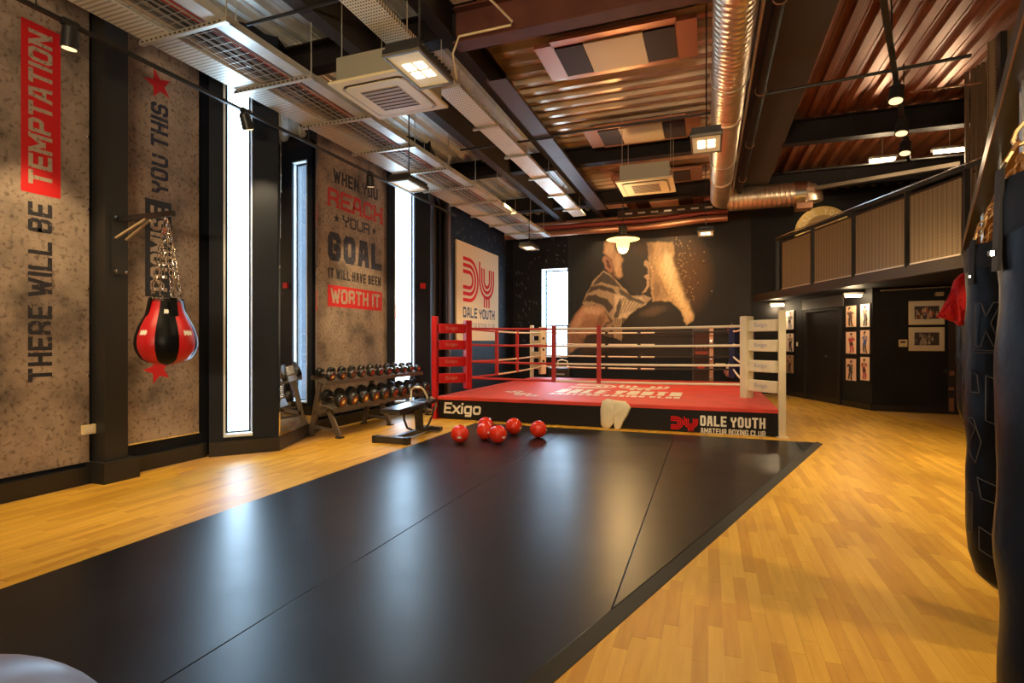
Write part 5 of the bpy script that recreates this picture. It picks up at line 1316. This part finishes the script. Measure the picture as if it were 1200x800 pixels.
# notice board and hanging kit at the far end behind the ring
a, b_ = on_v(811.5, 385, WB-.05), on_v(836, 448, WB-.05)
t = thing('poster_case', 'tall narrow glazed poster case on the far wall behind the ring', 'notice board', ((a.x+b_.x)/2, WB-.05, b_.z))
MB().box(a.x, b_.x, WB-.06, WB-.012, b_.z, a.z).build('case', M('brown_case', (.09, .05, .035), .35), t)
c_ = on_v(831.5, 400, WB).x
MB().box(c_, b_.x, WB-.075, WB-.06, b_.z, a.z).build('side_post', COPPER, t)
def pf(X, Y):
    C = np.zeros(X.shape+(3,)); C[:] = (.05, .022, .018); C = lay(C, X, Y, [(.05, .55), (.95, .55), (.95, .95), (.05, .95)], (.10, .04, .035), .05)
    for k in range(3): C = blob(C, X, Y, .22+k*.28, .68, .09, .035, (.7, .5, .35), .9, 0, 3)
    C = lay(C, X, Y, [(.1, .52), (.95, .52), (.95, .58), (.1, .58)], (.4, .08, .05), .02); C = blob(C, X, Y, .5, .28, .3, .06, (.5, .04, .03), 1, 0, 3)
    return C
painted('poster', (a.x+.03, WB-.062, b_.z+.05), (c_-a.x-.05, 0, 0), (0, 0, a.z-b_.z-.1), 30, 60, pf, t)
for py in (399, 421, 442): q = on_v(833, py, WB-.08); MB().lathe([(.025, -.03), (.025, 0)], (q.x, WB-.076, q.z), 'y', 10).build('fixing', CHROME, t)
kit = [(858, 388, (.3, .05, .05), 'dull red boxing glove hanging high on the dark far wall'), (854, 436, (.45, .18, .14), 'dusky pink boxing glove hanging low on the dark far wall')]
for px, py, col, lb in kit:
    q = on_v(px, py, WB-.15); t = thing('boxing_glove', lb, 'glove', q); m_ = M('glove_%d' % px, col, .4)
    MB().lathe([(.02, -.12), (.08, -.1), (.1, -.03), (.085, .05), (.06, .09), (.065, .16), (.06, .17)], q, 'z', 14).build('mitt', m_, t, smooth=True)
    MB().lathe([(.01, -.06), (.035, -.04), (.035, .02), (.01, .05)], q+Vector((-.09, -.02, .02)), 'z', 10).build('thumb', m_, t, smooth=True); MB().lathe([(.066, .10), (.068, .16)], q, 'z', 14).build('cuff', WHITEP, t)
    MB().tube([q+Vector((0, 0, .16)), q+Vector((0, .13, .24))], .006, 5).build('hook_cord', WHITEP, t)
q = on_v(844, 427, WB-.1); t = thing('bracket_shelf', 'small pale wooden shelf on the far wall beside the poster case', 'shelf', q)
MB().box(q.x-.12, q.x+.12, WB-.2, WB-.012, q.z-.02, q.z+.03).build('board', CREAM, t); MB().box(q.x-.02, q.x+.02, WB-.16, WB-.012, q.z-.14, q.z-.02).build('bracket', STEELBLK, t)
# machine under the far window
q = on_v(655, 440, 14.55); t = thing('exercise_machine', 'dark low exercise machine with a curved pale handle under the far window', 'gym machine', (q.x, 14.55, 0))
MB().box(q.x-.55, q.x+.6, 14.35, 14.8, .08, .22).build('base', BF, t, bevel=.02); MB().box(q.x-.3, q.x+.35, 14.4, 14.7, .22, .62).build('housing', BF, t, bevel=.05)
MB().box(q.x-.05, q.x+.2, 14.395, 14.40, .42, .46).build('badge', STRUT, t)
MB().tube([(q.x-.02, 14.5, .6), (q.x-.02, 14.5, .80), (q.x+.1, 14.5, .84), (q.x+.25, 14.5, .80), (q.x+.28, 14.5, .6)], .022, 8).build('handle', CREAM, t, smooth=True)
for dx in (-.5, .5): MB().box(q.x+dx-.05, q.x+dx+.05, 14.35, 14.8, 0, .08).build('foot', BLACKR, t)
# =================================================================== HEAVY BAGS AND THEIR FRAME AT THE RIGHT EDGE
def dirpt(d, c=.37): return Vector((*c2r(.7984*d+c, d), 0))
ZB = 2.55
gf = thing('punch_bag_stand', 'black steel frame beam with a timber side board carrying the heavy bags', 'frame', tuple(dirpt(2.4)))
Pn, Pf = dirpt(.7), dirpt(6.6)
e = (Pf-Pn).normalized(); n = Vector((e.y, -e.x, 0))
MB().bar(Pn+Vector((0,0,ZB)), Pf+Vector((0,0,ZB)), .10, .12).build('beam', STEELBLK, gf)
MB().bar(Pn+Vector((0,0,ZB-.056))-n*.052, Pf+Vector((0,0,ZB-.056))-n*.052, .006, .01).build('edge_trim', COPPER, gf)
TIMB = M('brown_side_board', (.28, .14, .05), .5)
MB().bar(Pn+n*.33+Vector((0,0,ZB+.02)), Pf+n*.33+Vector((0,0,ZB+.02)), .5, .02).build('side_board', TIMB, gf)
for d in (6.5,): q = dirpt(d)+n*.25; MB().box(q.x-.05, q.x+.05, q.y-.05, q.y+.05, 0, ZB).build('upright', STEELBLK, gf)
q = Pn-e*1.5+n*.6
def heavy_bag(x, d, r, z0, z1, label, dec=None, m_=LEATHER):
    u, v = c2r(x, d); t = thing('heavy_bag', label, 'punch bag', (u, v, z0)); H_ = z1-z0
    pr = [(r*.06, .0), (r*.55, .02), (r*.82, .07), (r*.96, .16), (r, .26), (r*1.0, H_*.5), (r*.97, H_*.8), (r*.95, H_-.02), (r*.93, H_)]
    wob = lambda a, f: 1+.012*math.sin(3*a+9*f)+.010*math.sin(7*a-23*f)+.008*math.sin(41*f)
    MB().lathe([(a, b) for a, b in pr[:5]]+[(r*(1-.01*math.sin(k)), .26+(H_*.93-.26)*k/24) for k in range(1, 25)]+pr[-1:], (u, v, z0), 'z', 36, wob=wob).build('body', m_, t, smooth=True)
    MB().lathe([(r*1.0, H_-.11), (r*1.02, H_-.10), (r*1.02, H_-.03), (r*.98, H_+.01)], (u, v, z0), 'z', 36).build('top_band', M('band_black', (.010, .009, .009), .6, spec=.2), t, smooth=True)
    ap = (u, v, min(ZB-.1, z1+.42))
    for k in range(6):
        a = k*math.pi/3+.2+(.75 if z0 < .2 else 0); p = Vector((u+r*.98*math.cos(a), v+r*.98*math.sin(a), z1-.02)); q = Vector(ap); pr_ = Vector((math.cos(a), math.sin(a), 0))
        MB().bar(p+pr_*.012-Vector((0, 0, .15)), p+pr_*.006+Vector((0, 0, .05)), .032, .006, up=pr_).build('strap', M('strap_black', (.012, .010, .010), .6, spec=.2), t)
        MB().lathe([(.008, 0), (.008, .01)], p+pr_*.018-Vector((0, 0, .12)), 'z', 8).build('rivet', CHROME, t)
        mb = MB(); nl = 10; p = p+Vector((0, 0, .06)); dr_ = (q-p)/nl; ee = dr_.normalized(); s1 = ee.cross(Vector((0.3, 1, .1))).normalized(); s2 = ee.cross(s1)
        for i in range(nl):
            c0 = p+dr_*(i+.5); s_ = s1 if i % 2 else s2
            mb.tube([c0+ee*(dr_.length*.62)*math.cos(w_)+s_*.012*math.sin(w_) for w_ in np.linspace(0, 2*math.pi, 9)[:-1]], .004, 5, closed=True)
        mb.build('chain', M('brass_chain', (.75, .45, .2), .3, .9), t)
    MB().tube([ap, (ap[0], ap[1], ZB-.05)], .014, 8).build('swivel', CHROME, t)
    return t, u, v
heavy_bag(1.15, .97, .20, .18, 1.66, 'nearest dark heavy bag, cut off by the right edge of the picture')
t, hu, hv = heavy_bag(2.30, 2.40, .20, .21, 1.78, 'long black heavy bag with outlined angular lettering, second from the camera')
# outlined lettering running down the bag, laid on its skin
LINE = M('bag_outline_print', (.045, .042, .045), .6)
az0 = math.atan2(-hv, -hu)
def on_bag(s_, z, r=.206): a = az0-.62+s_/r; return (hu+r*math.cos(a), hv+r*math.sin(a), z)
def bag_line(pts):
    P_ = []
    for (s0, z0), (s1, z1) in zip(pts[:-1], pts[1:]):
        for k in range(5): P_.append(on_bag(s0+(s1-s0)*k/5, z0+(z1-z0)*k/5))
    P_.append(on_bag(*pts[-1])); return P_
glyphs = [[(-.05, 1.52), (-.02, 1.52), (.0, 1.46), (.03, 1.52), (.06, 1.52), (.02, 1.43), (.06, 1.33), (.03, 1.33), (.0, 1.40), (-.02, 1.33), (-.05, 1.33)], [(-.06, 1.31), (.06, 1.31), (.06, 1.30), (-.06, 1.30), (-.06, 1.31)],
          [(0, 1.20), (.05, 1.18), (.06, .98), (.0, 1.0), (0, 1.20)], [(-.08, 1.22), (-.04, 1.2), (-.03, 1.12), (-.08, 1.12)], [(-.1, 1.0), (-.05, .96), (-.1, .86), (-.05, .80), (-.02, .90), (-.06, 1.0)],
          [(-.04, .74), (.04, .72), (.06, .64), (-.02, .65), (-.04, .74)], [(-.10, .66), (-.07, .66), (-.07, .48), (-.10, .48)], [(-.03, .52), (.03, .5), (.04, .40), (-.03, .42), (-.03, .52)]]
for gph in glyphs: MB().tube(bag_line(gph+[gph[0]]), .0024, 4).build('outlined_letter', LINE, t)
heavy_bag(3.04, 3.32, .185, .66, 1.74, 'third dark heavy bag from the camera, half hidden behind the lettered bag')
heavy_bag(4.22, 4.78, .185, .58, 1.74, 'furthest dark heavy bag in the row, beneath the red cloth')
# red cloth
rcq = [(1131,319),(1123,328),(1114,341),(1106,356),(1099.5,369),(1108,374),(1117,377),(1124,382),(1130,380),(1134,382),(1141,375),(1143,350),(1140,325)]
dd = 2.98; mb = MB(); cx_, cy_ = 1122, 352; n_ = len(rcq)
for kk, sc_ in enumerate((1, .75, .45, .2)):
    for i, p in enumerate(rcq):
        x, y = cx_+(p[0]-cx_)*sc_, cy_+(p[1]-cy_)*sc_; q = on_d(x, y, dd-.05*(1-sc_)-.035*math.sin(x*.55)*(.3+.7*(y-315)/65)); mb.v.append(tuple(q))
mb.v.append(tuple(on_d(cx_, cy_, dd-.06)))
for kk in range(3):
    for i in range(n_): j = (i+1) % n_; mb.f.append((kk*n_+i, kk*n_+j, (kk+1)*n_+j, (kk+1)*n_+i)); mb.m.append(0)
for i in range(n_): mb.f.append((3*n_+i, 3*n_+(i+1) % n_, len(mb.v)-1)); mb.m.append(0)
o = mb.build('red_cloth', M('red_cloth_cotton', (.62, .008, .012), .85, bump=.5, bscale=14), smooth=True); sm = o.modifiers.new('thick', 'SOLIDIFY'); sm.thickness = .03
tag(o, 'bright red cloth hanging over the half hidden heavy bag', 'cloth')
area('added_bounce_fill', (-.5, -3.5, 2.3), (math.radians(140), 0, math.radians(8)), 3.0, .5, 460, (1, .8, .52))  # added fill behind the camera to brighten the ceiling; no fixture stands there
# ceiling spots outside the picture that light the right floor (same rail type, behind and beside the camera)
for P_, T_, e_ in (((3.2, 2.6, 4.2), (2.2, 4.6, 0), 260), ((3.6, 4.2, 4.2), (2.6, 6.4, 0), 260), ((2.0, .5, 4.2), (.9, 2.6, 0), 200), ((4.2, 7.5, 4.2), (2.6, 9.6, 0), 240), ((-1.2, .2, 4.2), (-2.5, 2.5, 0), 120)):
    spot('spot_light', P_, T_, e_, WARM, 85, .7)
for tgt in ((-2.6, 15.1, 2.8), (-.9, 15.1, 3.0)): spot('spot_light', (tgt[0]-.2, 12.6, 4.6), tgt, 135, WARM, 70, .6)
spot('spot_light', (-2.6, 8.6, 4.6), (-1.6, 10.6, .3), 150, WARM, 95, .6); spot('spot_light', (-3.9, 10.4, 4.3), (-5.5, 12.4, 2.6), 110, WARM, 75, .6)
